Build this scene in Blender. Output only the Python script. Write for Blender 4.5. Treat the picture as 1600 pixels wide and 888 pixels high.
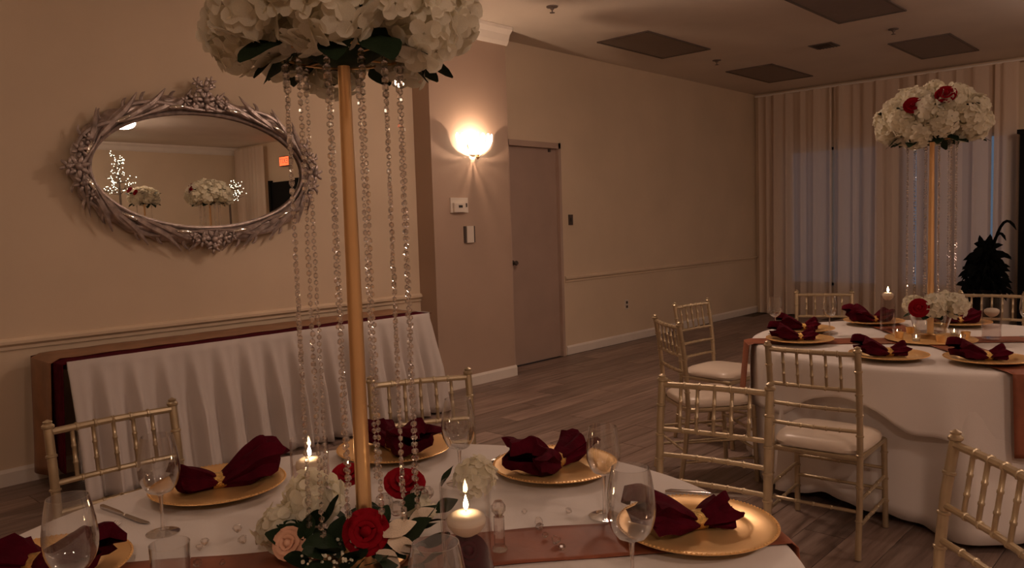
import bpy, math, random
from mathutils import Vector, Matrix
PI = math.pi
S, CO, R = math.sin, math.cos, math.radians
scene = bpy.context.scene
col = scene.collection
for o in list(bpy.data.objects):
    bpy.data.objects.remove(o)

# ------------------------------------------------------------------ camera
FPX = 1230.0
CAM = Vector((0.0, 0.0, 1.475))
# rows: world X (along the mirror wall), Y (towards that wall), Z (up) in camera axes (right, down, forward)
RM = ((0.67843537, -0.07604179, 0.7307141),
      (-0.73401007, -0.02832873, 0.6785475),
      (-0.03089777, -0.99670213, -0.07503465))
cam_d = bpy.data.cameras.new('camera')
cam = bpy.data.objects.new('camera', cam_d)
col.objects.link(cam)
M = Matrix(((RM[0][0], -RM[0][1], -RM[0][2], CAM.x),
            (RM[1][0], -RM[1][1], -RM[1][2], CAM.y),
            (RM[2][0], -RM[2][1], -RM[2][2], CAM.z), (0, 0, 0, 1)))
cam.matrix_world = M
cam_d.sensor_width = 36.0
cam_d.lens = 36.0 * FPX / 1600.0
cam_d.clip_start = 0.05
scene.camera = cam
# ------------------------------------------------------------------ world, lights, exposure
LAMP_COL = (1.0, 0.70, 0.54)
DOME_POWER = 110.0
BOWL_POWER = 8.0
SCONCE_POWER = 21.0
world = bpy.data.worlds.new('dusk')
scene.world = world
world.use_nodes = True
world.node_tree.nodes['Background'].inputs[0].default_value = (0.20, 0.265, 0.36, 1)
world.node_tree.nodes['Background'].inputs[1].default_value = 0.55
vs = scene.view_settings
vs.view_transform = 'Standard'
vs.look = 'None'
vs.exposure = -0.27
vs.gamma = 1.0
vs.use_curve_mapping = False
cy = scene.cycles
cy.caustics_reflective = False
cy.caustics_refractive = False
cy.sample_clamp_indirect = 3.0
cy.transparent_max_bounces = 16
cy.max_bounces = 7
cy.diffuse_bounces = 4
cy.glossy_bounces = 4
cy.transmission_bounces = 6
cy.blur_glossy = 0.5


def proj(p):
    d = Vector(p) - CAM
    c = [sum(RM[k][i] * d[k] for k in range(3)) for i in range(3)]
    if c[2] < 0.05:
        return None
    return (800 + FPX * c[0] / c[2], 444 + FPX * c[1] / c[2], c[2])


def at(px, py, z):
    """point of the room at height z that was measured at a photo position"""
    c = (px - 800, py - 444, FPX)
    r = Vector([sum(RM[k][i] * c[i] for i in range(3)) for k in range(3)])
    return CAM + r * ((z - CAM.z) / r.z)


# ------------------------------------------------------------------ materials
def srgb(r, g, b):
    def f(c):
        c /= 255.0
        return c / 12.92 if c <= 0.04045 else ((c + 0.055) / 1.055) ** 2.4
    return (f(r), f(g), f(b))


MATS = {}


def newmat(name):
    m = bpy.data.materials.new(name)
    m.use_nodes = True
    nt = m.node_tree
    nt.nodes.clear()
    out = nt.nodes.new('ShaderNodeOutputMaterial')
    MATS[name] = m
    return m, nt, out


def ramp(nt, fac, stops):
    n = nt.nodes.new('ShaderNodeValToRGB')
    e = n.color_ramp.elements
    while len(e) < len(stops):
        e.new(0.5)
    for i, (p, c) in enumerate(stops):
        e[i].position = p
        e[i].color = (*c, 1)
    nt.links.new(fac, n.inputs[0])
    return n.outputs[0]


def pmat(name, c, rough=0.6, metal=0.0, var=0.12, scale=6.0, bump=0.0, bscale=60.0, sheen=0.0, sub=0.0, coat=0.0,
         stretch=(1, 1, 1), trans=0.0, objvar=0.0, spec=0.5):
    m, nt, out = newmat(name)
    b = nt.nodes.new('ShaderNodeBsdfPrincipled')
    tc = nt.nodes.new('ShaderNodeTexCoord')
    mp = nt.nodes.new('ShaderNodeMapping')
    mp.inputs['Scale'].default_value = stretch
    nt.links.new(tc.outputs['Object'], mp.inputs[0])
    nz = nt.nodes.new('ShaderNodeTexNoise')
    nz.inputs['Scale'].default_value = scale
    nz.inputs['Detail'].default_value = 4
    nt.links.new(mp.outputs[0], nz.inputs['Vector'])
    lo = tuple(x * (1 - var) for x in c)
    hi = tuple(min(1, x * (1 + var)) for x in c)
    cc = ramp(nt, nz.outputs['Fac'], [(0.3, lo), (0.7, hi)])
    if objvar:
        oi = nt.nodes.new('ShaderNodeObjectInfo')
        hs = nt.nodes.new('ShaderNodeHueSaturation')
        mr = nt.nodes.new('ShaderNodeMapRange')
        mr.inputs['To Min'].default_value = 1 - objvar
        mr.inputs['To Max'].default_value = 1 + objvar
        nt.links.new(oi.outputs['Random'], mr.inputs['Value'])
        nt.links.new(mr.outputs[0], hs.inputs['Value'])
        nt.links.new(cc, hs.inputs['Color'])
        cc = hs.outputs[0]
    nt.links.new(cc, b.inputs['Base Color'])
    b.inputs['Roughness'].default_value = rough
    b.inputs['Metallic'].default_value = metal
    b.inputs['Sheen Weight'].default_value = sheen
    b.inputs['Subsurface Weight'].default_value = sub
    b.inputs['Coat Weight'].default_value = coat
    b.inputs['Specular IOR Level'].default_value = spec
    if bump:
        n2 = nt.nodes.new('ShaderNodeTexNoise')
        n2.inputs['Scale'].default_value = bscale
        n2.inputs['Detail'].default_value = 3
        nt.links.new(mp.outputs[0], n2.inputs['Vector'])
        bp = nt.nodes.new('ShaderNodeBump')
        bp.inputs['Strength'].default_value = bump
        bp.inputs['Distance'].default_value = 0.01
        nt.links.new(n2.outputs['Fac'], bp.inputs['Height'])
        nt.links.new(bp.outputs[0], b.inputs['Normal'])
    sh = b.outputs[0]
    if trans:
        tr = nt.nodes.new('ShaderNodeBsdfTranslucent')
        nt.links.new(cc, tr.inputs['Color'])
        mx = nt.nodes.new('ShaderNodeMixShader')
        mx.inputs[0].default_value = trans
        nt.links.new(sh, mx.inputs[1])
        nt.links.new(tr.outputs[0], mx.inputs[2])
        sh = mx.outputs[0]
    nt.links.new(sh, out.inputs[0])
    return m


def glassmat(name, tint=(0.96, 0.96, 0.96), base=0.05, edge=0.75, power=3.0, rough=0.02):
    """thin clear glass: see-through face on, reflecting towards the edge"""
    m, nt, out = newmat(name)
    lw = nt.nodes.new('ShaderNodeLayerWeight')
    lw.inputs[0].default_value = 0.5
    pw = nt.nodes.new('ShaderNodeMath')
    pw.operation = 'POWER'
    pw.inputs[1].default_value = power
    nt.links.new(lw.outputs['Facing'], pw.inputs[0])
    ma = nt.nodes.new('ShaderNodeMath')
    ma.operation = 'MULTIPLY_ADD'
    ma.inputs[1].default_value = edge
    ma.inputs[2].default_value = base
    nt.links.new(pw.outputs[0], ma.inputs[0])
    tr = nt.nodes.new('ShaderNodeBsdfTransparent')
    tr.inputs[0].default_value = (*tint, 1)
    gl = nt.nodes.new('ShaderNodeBsdfGlossy')
    gl.inputs['Roughness'].default_value = rough
    gl.inputs[0].default_value = (0.95, 0.95, 0.95, 1)
    mx = nt.nodes.new('ShaderNodeMixShader')
    nt.links.new(ma.outputs[0], mx.inputs[0])
    nt.links.new(tr.outputs[0], mx.inputs[1])
    nt.links.new(gl.outputs[0], mx.inputs[2])
    nt.links.new(mx.outputs[0], out.inputs[0])
    return m


def emitmat(name, c, s):
    m, nt, out = newmat(name)
    e = nt.nodes.new('ShaderNodeEmission')
    e.inputs[0].default_value = (*c, 1)
    e.inputs[1].default_value = s
    nt.links.new(e.outputs[0], out.inputs[0])
    return m


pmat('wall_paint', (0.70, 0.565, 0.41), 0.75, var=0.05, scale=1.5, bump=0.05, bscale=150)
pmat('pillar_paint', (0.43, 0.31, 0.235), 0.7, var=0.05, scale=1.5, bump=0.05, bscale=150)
pmat('ceiling_paint', (0.74, 0.66, 0.57), 0.85, var=0.06, scale=1.2, bump=0.1, bscale=80)
pmat('trim_white', (0.80, 0.73, 0.65), 0.45, var=0.03)
pmat('door_paint', (0.40, 0.29, 0.235), 0.5, var=0.05, scale=3)
pmat('door_frame_paint', (0.46, 0.34, 0.27), 0.5, var=0.05, scale=3)
pmat('floor_base', (0.05, 0.032, 0.024), 0.6)
# plank: long streaks along the board, own shade for each board
m, nt, out = newmat('plank_wood')
b = nt.nodes.new('ShaderNodeBsdfPrincipled')
tc = nt.nodes.new('ShaderNodeTexCoord')
oi = nt.nodes.new('ShaderNodeObjectInfo')
ad = nt.nodes.new('ShaderNodeVectorMath')
ad.operation = 'ADD'
vm = nt.nodes.new('ShaderNodeVectorMath')
vm.operation = 'SCALE'
vm.inputs['Scale'].default_value = 40
cmb = nt.nodes.new('ShaderNodeCombineXYZ')
for k in range(3):
    nt.links.new(oi.outputs['Random'], cmb.inputs[k])
nt.links.new(cmb.outputs[0], vm.inputs[0])
nt.links.new(tc.outputs['Object'], ad.inputs[0])
nt.links.new(vm.outputs[0], ad.inputs[1])
mp = nt.nodes.new('ShaderNodeMapping')
mp.inputs['Scale'].default_value = (1.3, 16, 1)
nt.links.new(ad.outputs[0], mp.inputs[0])
nz = nt.nodes.new('ShaderNodeTexNoise')
nz.inputs['Scale'].default_value = 1.6
nz.inputs['Detail'].default_value = 7
nz.inputs['Roughness'].default_value = 0.65
nt.links.new(mp.outputs[0], nz.inputs['Vector'])
cc = ramp(nt, nz.outputs['Fac'], [(0.30, (0.115, 0.074, 0.058)), (0.5, (0.225, 0.155, 0.125)), (0.72, (0.34, 0.25, 0.205))])
hs = nt.nodes.new('ShaderNodeHueSaturation')
mr = nt.nodes.new('ShaderNodeMapRange')
mr.inputs['To Min'].default_value = 0.72
mr.inputs['To Max'].default_value = 1.25
nt.links.new(oi.outputs['Random'], mr.inputs['Value'])
nt.links.new(mr.outputs[0], hs.inputs['Value'])
nt.links.new(cc, hs.inputs['Color'])
nt.links.new(hs.outputs[0], b.inputs['Base Color'])
b.inputs['Roughness'].default_value = 0.42
nt.links.new(b.outputs[0], out.inputs[0])

pmat('panel_lens', (0.20, 0.155, 0.125), 0.5, var=0.06, scale=8)
pmat('vent_metal', (0.12, 0.09, 0.075), 0.5)
pmat('white_cloth', (0.80, 0.74, 0.69), 0.85, var=0.03, scale=3, bump=0.08, bscale=250, sheen=0.1)
pmat('skirt_cloth', (0.62, 0.56, 0.52), 0.9, var=0.04, scale=3, bump=0.06, bscale=250)
pmat('copper_satin', (0.27, 0.085, 0.042), 0.5, var=0.22, scale=9, bump=0.1, bscale=40, spec=0.3)
pmat('brown_satin', (0.27, 0.13, 0.065), 0.42, var=0.2, scale=9, bump=0.08, bscale=40)
pmat('burgundy_cloth', (0.072, 0.0025, 0.010), 0.9, var=0.25, scale=25, bump=0.25, bscale=120, spec=0.08)
pmat('champagne_metal', (0.52, 0.42, 0.275), 0.36, metal=0.7, var=0.12, scale=14)
pmat('ivory_cushion', (0.74, 0.62, 0.50), 0.33, var=0.04, scale=5)
pmat('gold_plate', (0.97, 0.60, 0.25), 0.33, metal=0.5, var=0.06, scale=10)
pmat('gold_ring', (0.75, 0.48, 0.16), 0.3, metal=0.9, var=0.25, scale=120, bump=0.5, bscale=300)
pmat('gold_pole', (0.92, 0.62, 0.32), 0.36, metal=1.0, var=0.06, scale=4)
pmat('silver_antique', (0.40, 0.325, 0.295), 0.36, metal=0.45, var=0.35, scale=22, bump=0.3, bscale=60)
pmat('steel', (0.62, 0.58, 0.55), 0.22, metal=1.0, var=0.05)
pmat('petal_white', (0.86, 0.81, 0.66), 0.8, var=0.06, scale=20, trans=0.42, objvar=0.07, spec=0.15)
pmat('petal_cream', (0.80, 0.66, 0.52), 0.65, var=0.12, scale=30, trans=0.2, spec=0.2)
pmat('petal_peach', (0.80, 0.46, 0.30), 0.65, var=0.12, scale=30, trans=0.2)
pmat('petal_red', (0.25, 0.003, 0.010), 0.8, var=0.3, scale=40, trans=0.15, spec=0.1)
pmat('leaf_green', (0.013, 0.026, 0.011), 0.7, var=0.35, scale=30, spec=0.12)
pmat('plant_dark', (0.004, 0.0045, 0.004), 0.9, var=0.3, scale=30, spec=0.05)
pmat('pot_dark', (0.01, 0.008, 0.007), 0.7, spec=0.1)
pmat('wax', (0.85, 0.75, 0.62), 0.5, var=0.02, sub=0.0, trans=0.35)
pmat('wick', (0.02, 0.015, 0.01), 0.9)
pmat('plastic_white', (0.70, 0.62, 0.53), 0.4, var=0.02)
pmat('plastic_dark', (0.07, 0.05, 0.04), 0.5)
pmat('lcd_dark', (0.02, 0.018, 0.016), 0.3)
pmat('black_door', (0.005, 0.0045, 0.0045), 0.6, spec=0.1)
pmat('bark', (0.10, 0.07, 0.05), 0.8)
pmat('table_wood', (0.25, 0.16, 0.09), 0.6, var=0.2, scale=10)
glassmat('clear_glass', base=0.06, edge=1.0, power=2.1)
glassmat('vase_glass', tint=(0.98, 0.98, 0.98), base=0.018, edge=0.75, power=3.2)
glassmat('window_glass', tint=(0.9, 0.93, 0.95), base=0.05, edge=0.7, power=4)
glassmat('water', tint=(0.90, 0.84, 0.82), base=0.008, edge=0.12, power=3)
m, nt, out = newmat('crystal')
g = nt.nodes.new('ShaderNodeBsdfGlass')
g.inputs['IOR'].default_value = 1.58
g.inputs['Roughness'].default_value = 0.0
g.inputs[0].default_value = (1.0, 0.97, 0.95, 1)
t = nt.nodes.new('ShaderNodeBsdfTransparent')
mx = nt.nodes.new('ShaderNodeMixShader')
mx.inputs[0].default_value = 0.45
nt.links.new(g.outputs[0], mx.inputs[1])
nt.links.new(t.outputs[0], mx.inputs[2])
nt.links.new(mx.outputs[0], out.inputs[0])
m, nt, out = newmat('mirror_glass')
g = nt.nodes.new('ShaderNodeBsdfGlossy')
g.inputs['Roughness'].default_value = 0.0
g.inputs[0].default_value = (0.88, 0.88, 0.84, 1)
nt.links.new(g.outputs[0], out.inputs[0])
# sheer drape: partly see-through, partly lit from both sides
m, nt, out = newmat('sheer_fabric')
d = nt.nodes.new('ShaderNodeBsdfDiffuse')
d.inputs[0].default_value = (0.88, 0.72, 0.58, 1)
tl = nt.nodes.new('ShaderNodeBsdfTranslucent')
tl.inputs[0].default_value = (0.62, 0.52, 0.44, 1)
t = nt.nodes.new('ShaderNodeBsdfTransparent')
m1 = nt.nodes.new('ShaderNodeMixShader')
m1.inputs[0].default_value = 0.30
m2 = nt.nodes.new('ShaderNodeMixShader')
m2.inputs[0].default_value = 0.10
nt.links.new(d.outputs[0], m1.inputs[1])
nt.links.new(tl.outputs[0], m1.inputs[2])
nt.links.new(m1.outputs[0], m2.inputs[1])
nt.links.new(t.outputs[0], m2.inputs[2])
nt.links.new(m2.outputs[0], out.inputs[0])
emitmat('flame_light', (1.0, 0.62, 0.32), 120.0)
emitmat('votive_flame', (1.0, 0.70, 0.40), 16.0)
emitmat('sconce_glow', (1.0, 0.80, 0.58), 7.0)
emitmat('dome_glow', LAMP_COL, DOME_POWER)
emitmat('bowl_glow', LAMP_COL, BOWL_POWER)
emitmat('bowl_glow_bright', LAMP_COL, BOWL_POWER * 8.6)
emitmat('bulb_glow', (1.0, 0.92, 0.70), 7.0)
emitmat('exit_red', (1.0, 0.10, 0.03), 3.5)


# ------------------------------------------------------------------ mesh building
class MB:
    def __init__(s):
        s.v = []
        s.f = []

    def add(s, vs_, fs):
        n = len(s.v)
        s.v += [tuple(x) for x in vs_]
        s.f += [tuple(i + n for i in f) for f in fs]
        return s

    def box(s, c, d, M=None):
        x, y, z = (k / 2 for k in d)
        vs_ = [Vector((a * x, b_ * y, e * z)) for a in (-1, 1) for b_ in (-1, 1) for e in (-1, 1)]
        if M:
            vs_ = [M @ p for p in vs_]
        vs_ = [p + Vector(c) for p in vs_]
        return s.add(vs_, [(0, 1, 3, 2), (4, 6, 7, 5), (0, 4, 5, 1), (2, 3, 7, 6), (0, 2, 6, 4), (1, 5, 7, 3)])

    def tube(s, pts, rad, n=8, closed=False, flat=1.0):
        pts = [Vector(p) for p in pts]
        N = len(pts)
        if not hasattr(rad, '__len__'):
            rad = [rad] * N
        tans = []
        for i in range(N):
            a = pts[(i - 1) % N] if (closed or i > 0) else pts[i]
            b_ = pts[(i + 1) % N] if (closed or i < N - 1) else pts[i]
            t_ = b_ - a
            tans.append(t_.normalized() if t_.length > 1e-9 else Vector((0, 0, 1)))
        ref = Vector((0, 0, 1)) if abs(tans[0].z) < 0.9 else Vector((0, 1, 0))
        u = (ref - tans[0] * ref.dot(tans[0])).normalized()
        vs_ = []
        for i in range(N):
            u = (u - tans[i] * u.dot(tans[i]))
            u = u.normalized() if u.length > 1e-6 else Vector((1, 0, 0))
            w = tans[i].cross(u)
            for k in range(n):
                a = 2 * PI * k / n
                vs_.append(pts[i] + u * (CO(a) * rad[i]) + w * (S(a) * rad[i] * flat))
        fs = []
        for i in range(N if closed else N - 1):
            for k in range(n):
                j = (i + 1) % N
                fs.append((i * n + k, i * n + (k + 1) % n, j * n + (k + 1) % n, j * n + k))
        if not closed:
            fs.append(tuple(range(n - 1, -1, -1)))
            fs.append(tuple((N - 1) * n + k for k in range(n)))
        return s.add(vs_, fs)

    def lathe(s, prof, n=24, M=None, cap=True):
        vs_ = []
        for r, z in prof:
            for k in range(n):
                a = 2 * PI * k / n
                p = Vector((r * CO(a), r * S(a), z))
                vs_.append(M @ p if M else p)
        fs = []
        for i in range(len(prof) - 1):
            for k in range(n):
                fs.append((i * n + k, i * n + (k + 1) % n, (i + 1) * n + (k + 1) % n, (i + 1) * n + k))
        if cap:
            if prof[0][0] > 1e-6:
                fs.append(tuple(range(n - 1, -1, -1)))
            if prof[-1][0] > 1e-6:
                fs.append(tuple((len(prof) - 1) * n + k for k in range(n)))
        return s.add(vs_, fs)

    def ball(s, c, r, nu=8, nv=5, M=None):
        if not hasattr(r, '__len__'):
            r = (r, r, r)
        c = Vector(c)
        vs_ = [Vector((0, 0, r[2]))]
        for j in range(1, nv):
            t_ = PI * j / nv
            for k in range(nu):
                a = 2 * PI * k / nu
                vs_.append(Vector((r[0] * S(t_) * CO(a), r[1] * S(t_) * S(a), r[2] * CO(t_))))
        vs_.append(Vector((0, 0, -r[2])))
        if M:
            vs_ = [M @ p for p in vs_]
        vs_ = [p + c for p in vs_]
        fs = [(0, 1 + k, 1 + (k + 1) % nu) for k in range(nu)]
        for j in range(nv - 2):
            for k in range(nu):
                a = 1 + j * nu
                fs.append((a + k, a + nu + k, a + nu + (k + 1) % nu, a + (k + 1) % nu))
        L = len(vs_) - 1
        a = 1 + (nv - 2) * nu
        fs += [(L, a + (k + 1) % nu, a + k) for k in range(nu)]
        return s.add(vs_, fs)

    def surf(s, fn, nu, nv, wu=False, wv=False):
        """fn(u,v) on [0,1]^2"""
        U = nu if wu else nu + 1
        V = nv if wv else nv + 1
        vs_ = [fn(i / nu, j / nv) for i in range(U) for j in range(V)]
        fs = []
        for i in range(nu):
            for j in range(nv):
                a, b_ = i % U, (i + 1) % U
                c, d_ = j % V, (j + 1) % V
                fs.append((a * V + c, b_ * V + c, b_ * V + d_, a * V + d_))
        return s.add(vs_, fs)

    def mesh(s, name, mat, smooth=True):
        me = bpy.data.meshes.new(name)
        me.from_pydata(s.v, [], s.f)
        if mat:
            me.materials.append(MATS[mat])
        if smooth:
            me.polygons.foreach_set('use_smooth', [True] * len(me.polygons))
            me.set_sharp_from_angle(angle=R(42)) if hasattr(me, 'set_sharp_from_angle') else None
        me.update()
        return me

    def obj(s, name, mat, parent=None, loc=None, smooth=True):
        return mobj(name, s.mesh(name, mat, smooth), parent, loc)


def mobj(name, me, parent=None, loc=None, M=None):
    o = bpy.data.objects.new(name, me)
    col.objects.link(o)
    if parent:
        o.parent = parent
    if M is not None:
        o.matrix_local = M
    elif loc is not None:
        o.location = loc
    return o


def thing(name, label, cat, loc=(0, 0, 0), rz=0.0, group=None):
    o = bpy.data.objects.new(name, None)
    o.empty_display_size = 0.05
    col.objects.link(o)
    o.location = loc
    o.rotation_euler = (0, 0, rz)
    return tag(o, label, cat, group)


def tag(o, label, cat, group=None, kind=None):
    o['label'] = label
    o['category'] = cat
    if group:
        o['group'] = group
    if kind:
        o['kind'] = kind
    return o


def struct(o, label=None):
    o['kind'] = 'structure'
    if label:
        o['label'] = label
    return o


def solid(o, t, off=0.0):
    md = o.modifiers.new('thickness', 'SOLIDIFY')
    md.thickness = t
    md.offset = off
    return o


def orient(d, up=(0, 0, 1)):
    """matrix whose local Z points along d"""
    z = Vector(d).normalized()
    u = Vector(up)
    if abs(z.dot(u)) > 0.98:
        u = Vector((1, 0, 0))
    x = u.cross(z).normalized()
    y = z.cross(x)
    return Matrix((x, y, z)).transposed().to_4x4()


rnd = random.Random(11)
# ------------------------------------------------------------------ the room
YM, YS, YD, XF = 5.40, 5.18, 5.50, 11.50          # mirror wall, sconce wall, door wall, curtain wall
ZC = 3.33
XL, YB, XJ, YJ = -3.6, -5.55, 8.75, -2.6
fl = struct(MB().box(((XL + XF) / 2, 0, -0.055), (XF - XL + 0.4, 11.6, 0.1)).obj('floor', 'floor_base'),
            'brown grey wood plank floor')
PW, PL = 0.19, 1.25
pm = MB()
pm.box((0, 0, -0.004), (PL - 0.004, PW - 0.0035, 0.008))
plank_me = pm.mesh('plank', 'plank_wood', False)
cand = []
row = 0
y = -5.46
r0 = random.Random(4)
while y < 5.47:
    x = XL + 0.2 + (row % 3) * 0.42 + r0.uniform(-0.1, 0.1)
    while x < XF - 0.2:
        big = 0.0
        for dx in (-PL / 2, 0, PL / 2):
            q = proj((x + dx, y, 0))
            if q and -30 < q[0] < 1630 and 380 < q[1] < 930:
                big = max(big, 1 / q[2] ** 2)
        if not (x > XJ - 0.5 and y < YJ):
            cand.append((-big, x, y))
        x += PL
    y += PW
    row += 1
cand.sort()
for k, (bg, x, y) in enumerate(cand[:300]):
    mobj('plank', plank_me, fl, (x, y, 0.003))
rest = MB()
for bg, x, y in cand[300:]:
    rest.box((x, y, -0.001), (PL - 0.004, PW - 0.0035, 0.008))
if cand[300:]:
    ro = rest.obj('distant_planks', 'plank_wood', fl, smooth=False)
    ro['kind'] = 'stuff'

struct(MB().box(((XL + XF) / 2, 0, ZC + 0.05), (XF - XL + 0.4, 11.6, 0.1)).obj('ceiling', 'ceiling_paint'),
       'dim off-white ceiling')
wl = struct(MB().box(((XL + 4.6) / 2, YM + 0.1, ZC / 2), (4.6 - XL, 0.2, ZC)).obj('wall_left', 'wall_paint'),
            'tan wall with the oval mirror')
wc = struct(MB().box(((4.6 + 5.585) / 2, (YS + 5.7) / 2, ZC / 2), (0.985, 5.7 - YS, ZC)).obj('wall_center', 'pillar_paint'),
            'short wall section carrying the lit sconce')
D0, D1, DZ = 5.885, 6.755, 2.345
wr = MB()
wr.box(((5.585 + D0) / 2, YD + 0.1, ZC / 2), (D0 - 5.585, 0.2, ZC))
wr.box(((D0 + D1) / 2, YD + 0.1, (ZC + DZ) / 2), (D1 - D0, 0.2, ZC - DZ))
wr.box(((D1 + XF + .1) / 2, YD + 0.1, ZC / 2), (XF + .1 - D1, 0.2, ZC))
struct(wr.obj('wall_right', 'wall_paint'), 'tan wall with the plain door')
# far wall with window openings
wf = MB()
openings = [(3.72, 5.02), (2.16, 3.46), (-1.8, -0.8)]
WZ0, WZ1 = 0.45, 2.45
ys = sorted([YJ - 0.1] + [k for o_ in openings for k in o_] + [YD + 0.1])
edges = sorted(openings)
cur = YJ - 0.1
for a, b_ in edges + [(YD + 0.1, YD + 0.1)]:
    if a > cur:
        wf.box((XF + 0.1, (cur + a) / 2, ZC / 2), (0.2, a - cur, ZC))
    if b_ > a:
        wf.box((XF + 0.1, (a + b_) / 2, WZ0 / 2), (0.2, b_ - a, WZ0))
        wf.box((XF + 0.1, (a + b_) / 2, (WZ1 + ZC) / 2), (0.2, b_ - a, ZC - WZ1))
    cur = b_
struct(wf.obj('wall_far', 'wall_paint'), 'far wall behind the sheer curtains')
for i, (a, b_) in enumerate(openings[:2]):
    w = struct(thing('window_%d' % (i + 1), 'dusk lit window behind the sheer curtains', 'window', (XF + 0.1, (a + b_) / 2, 0)))
    del w['category']
    wd = b_ - a
    fm = MB()
    for s_ in (-1, 1):
        fm.box((0, s_ * (wd / 2 - 0.02), (WZ0 + WZ1) / 2), (0.06, 0.04, WZ1 - WZ0))
    fm.box((0, 0, (WZ0 + WZ1) / 2), (0.06, 0.05, WZ1 - WZ0))
    fm.box((0, 0, WZ0 + 0.02), (0.06, wd, 0.04)).box((0, 0, WZ1 - 0.02), (0.06, wd, 0.04))
    fm.obj('window_frame', 'trim_white', w, smooth=False)
    for s_ in (-1, 1):
        MB().box((0.01, s_ * wd / 4, (WZ0 + WZ1) / 2), (0.006, wd / 2 - 0.07, WZ1 - WZ0 - 0.08)).obj('pane', 'window_glass', w, smooth=False)
struct(MB().box(((XL + XJ) / 2, YB - 0.1, ZC / 2), (XJ - XL + .2, 0.2, ZC)).obj('wall_rear', 'wall_paint'), 'rear wall seen in the mirror')
struct(MB().box((XJ + 0.1, (YB + YJ) / 2, ZC / 2), (0.2, YJ - YB, ZC)).obj('wall_corner', 'wall_paint'), 'side wall seen in the mirror')
struct(MB().box(((XJ + XF) / 2 + .1, YJ - 0.1, ZC / 2), (XF - XJ, 0.2, ZC)).obj('wall_return', 'wall_paint'))
struct(MB().box((XL - 0.1, 0, ZC / 2), (0.2, 11.4, ZC)).obj('wall_near', 'wall_paint'))
# trim: baseboards, chair rails, crown
def trimrun(name, prof, a, b_, nrm, mat='trim_white', label=None):
    """profile (out, z) swept from a to b (xy) standing out along nrm"""
    a, b_ = Vector(a), Vector(b_)
    n = Vector(nrm)
    mb = MB()
    vs_ = []
    for p in (a, b_):
        for o_, z in prof:
            q = p + n * o_
            vs_.append((q.x, q.y, z))
    L = len(prof)
    fs = [(i, (i + 1) % L, L + (i + 1) % L, L + i) for i in range(L)] + [tuple(range(L - 1, -1, -1)), tuple(range(L, 2 * L))]
    mb.add(vs_, fs)
    return struct(mb.obj(name, mat, smooth=False), label)


BASE = [(-.005, 0.004), (0.018, 0.004), (0.018, 0.085), (0.008, 0.105), (-.005, 0.105)]
RAIL = [(-.005, 0.815), (0.012, 0.82), (0.012, 0.84), (0.03, 0.855), (0.03, 0.872), (0.014, 0.885), (-.005, 0.89)]
CROWN = [(-.005, ZC - 0.16), (0.012, ZC - 0.16), (0.03, ZC - 0.13), (0.05, ZC - 0.07), (0.085, ZC - 0.03), (0.09, ZC - 0.003), (-.005, ZC - 0.003)]
trimrun('baseboard_left', BASE, (XL, YM), (4.58, YM), (0, -1))
trimrun('baseboard_center', BASE, (4.6, YS), (5.6, YS), (0, -1), label='white baseboard under the sconce')
trimrun('baseboard_right', BASE, (D1 + .03, YD), (XF, YD), (0, -1))
trimrun('trim_1', RAIL, (XL, YM), (4.6, YM), (0, -1), 'wall_paint', 'chair rail under the mirror')
trimrun('trim_2', RAIL, (D1 + .03, YD), (XF, YD), (0, -1), 'wall_paint', 'chair rail right of the door')
trimrun('trim_3', CROWN, (4.55, YS), (5.6, YS), (0, -1), label='white crown moulding above the sconce')
trimrun('trim_4', CROWN, (XL, YM), (4.55, YM), (0, -1))
trimrun('trim_5', CROWN, (XL, YB), (XJ, YB), (0, 1), label='crown moulding of the rear wall')
# door
dr = struct(thing('door_1', 'plain taupe door in the right wall', 'door', ((D0 + D1) / 2, YD, 0)))
del dr['category']
dw = D1 - D0
MB().box((0, 0.05, 1.146), (dw - 0.08, 0.045, 2.284)).obj('door_slab', 'door_paint', dr, smooth=False)
fm = MB()
fm.box((-dw / 2 + 0.02, 0.05, DZ / 2), (0.04, 0.13, DZ)).box((dw / 2 - 0.02, 0.05, DZ / 2), (0.04, 0.13, DZ))
fm.box((0, 0.05, DZ - 0.03), (dw, 0.13, 0.06))
fm.obj('door_frame', 'door_frame_paint', dr, smooth=False)
kn = MB()
kn.lathe([(0.001, 0.07), (0.018, 0.068), (0.026, 0.055), (0.022, 0.04), (0.01, 0.034), (0.01, 0.012), (0.028, 0.008), (0.028, 0)], 14,
         Matrix.Translation((-dw / 2 + 0.085, 0.027, 1.08)) @ orient((0, -1, 0)))
kn.obj('door_knob', 'plastic_dark', dr)
MB().box((dw / 2 - 0.155, 0.02, 2.262), (0.03, 0.02, 0.03)).obj('door_stop', 'plastic_dark', dr, smooth=False)
# black door beyond the right end of the curtains
d2 = struct(thing('door_2', 'black door beside the sheer curtains at the right edge', 'door', (XF - 0.32, 1.472, 0)))
del d2['category']
MB().box((0, 0, 1.19), (0.05, 0.92, 2.38)).obj('door_slab', 'black_door', d2, smooth=False)
MB().box((0.14, 0, 2.40), (0.36, 1.08, 0.05)).box((0.14, 0.485, 1.19), (0.34, 0.05, 2.38)).box((0.14, -0.485, 1.19), (0.34, 0.05, 2.38)).obj('door_frame', 'black_door', d2, smooth=False)
d3 = struct(thing('door_3', 'black doorway under the red exit sign, seen in the mirror', 'door', (XJ - 0.03, -3.62, 0)))
del d3['category']
MB().box((0, 0, 1.25), (0.05, 0.94, 2.50)).obj('door_slab', 'black_door', d3, smooth=False)
MB().box((-.01, 0.51, 1.27), (0.07, 0.08, 2.54)).box((-.01, -0.51, 1.27), (0.07, 0.08, 2.54)).obj('door_frame', 'black_door', d3, smooth=False)

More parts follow.
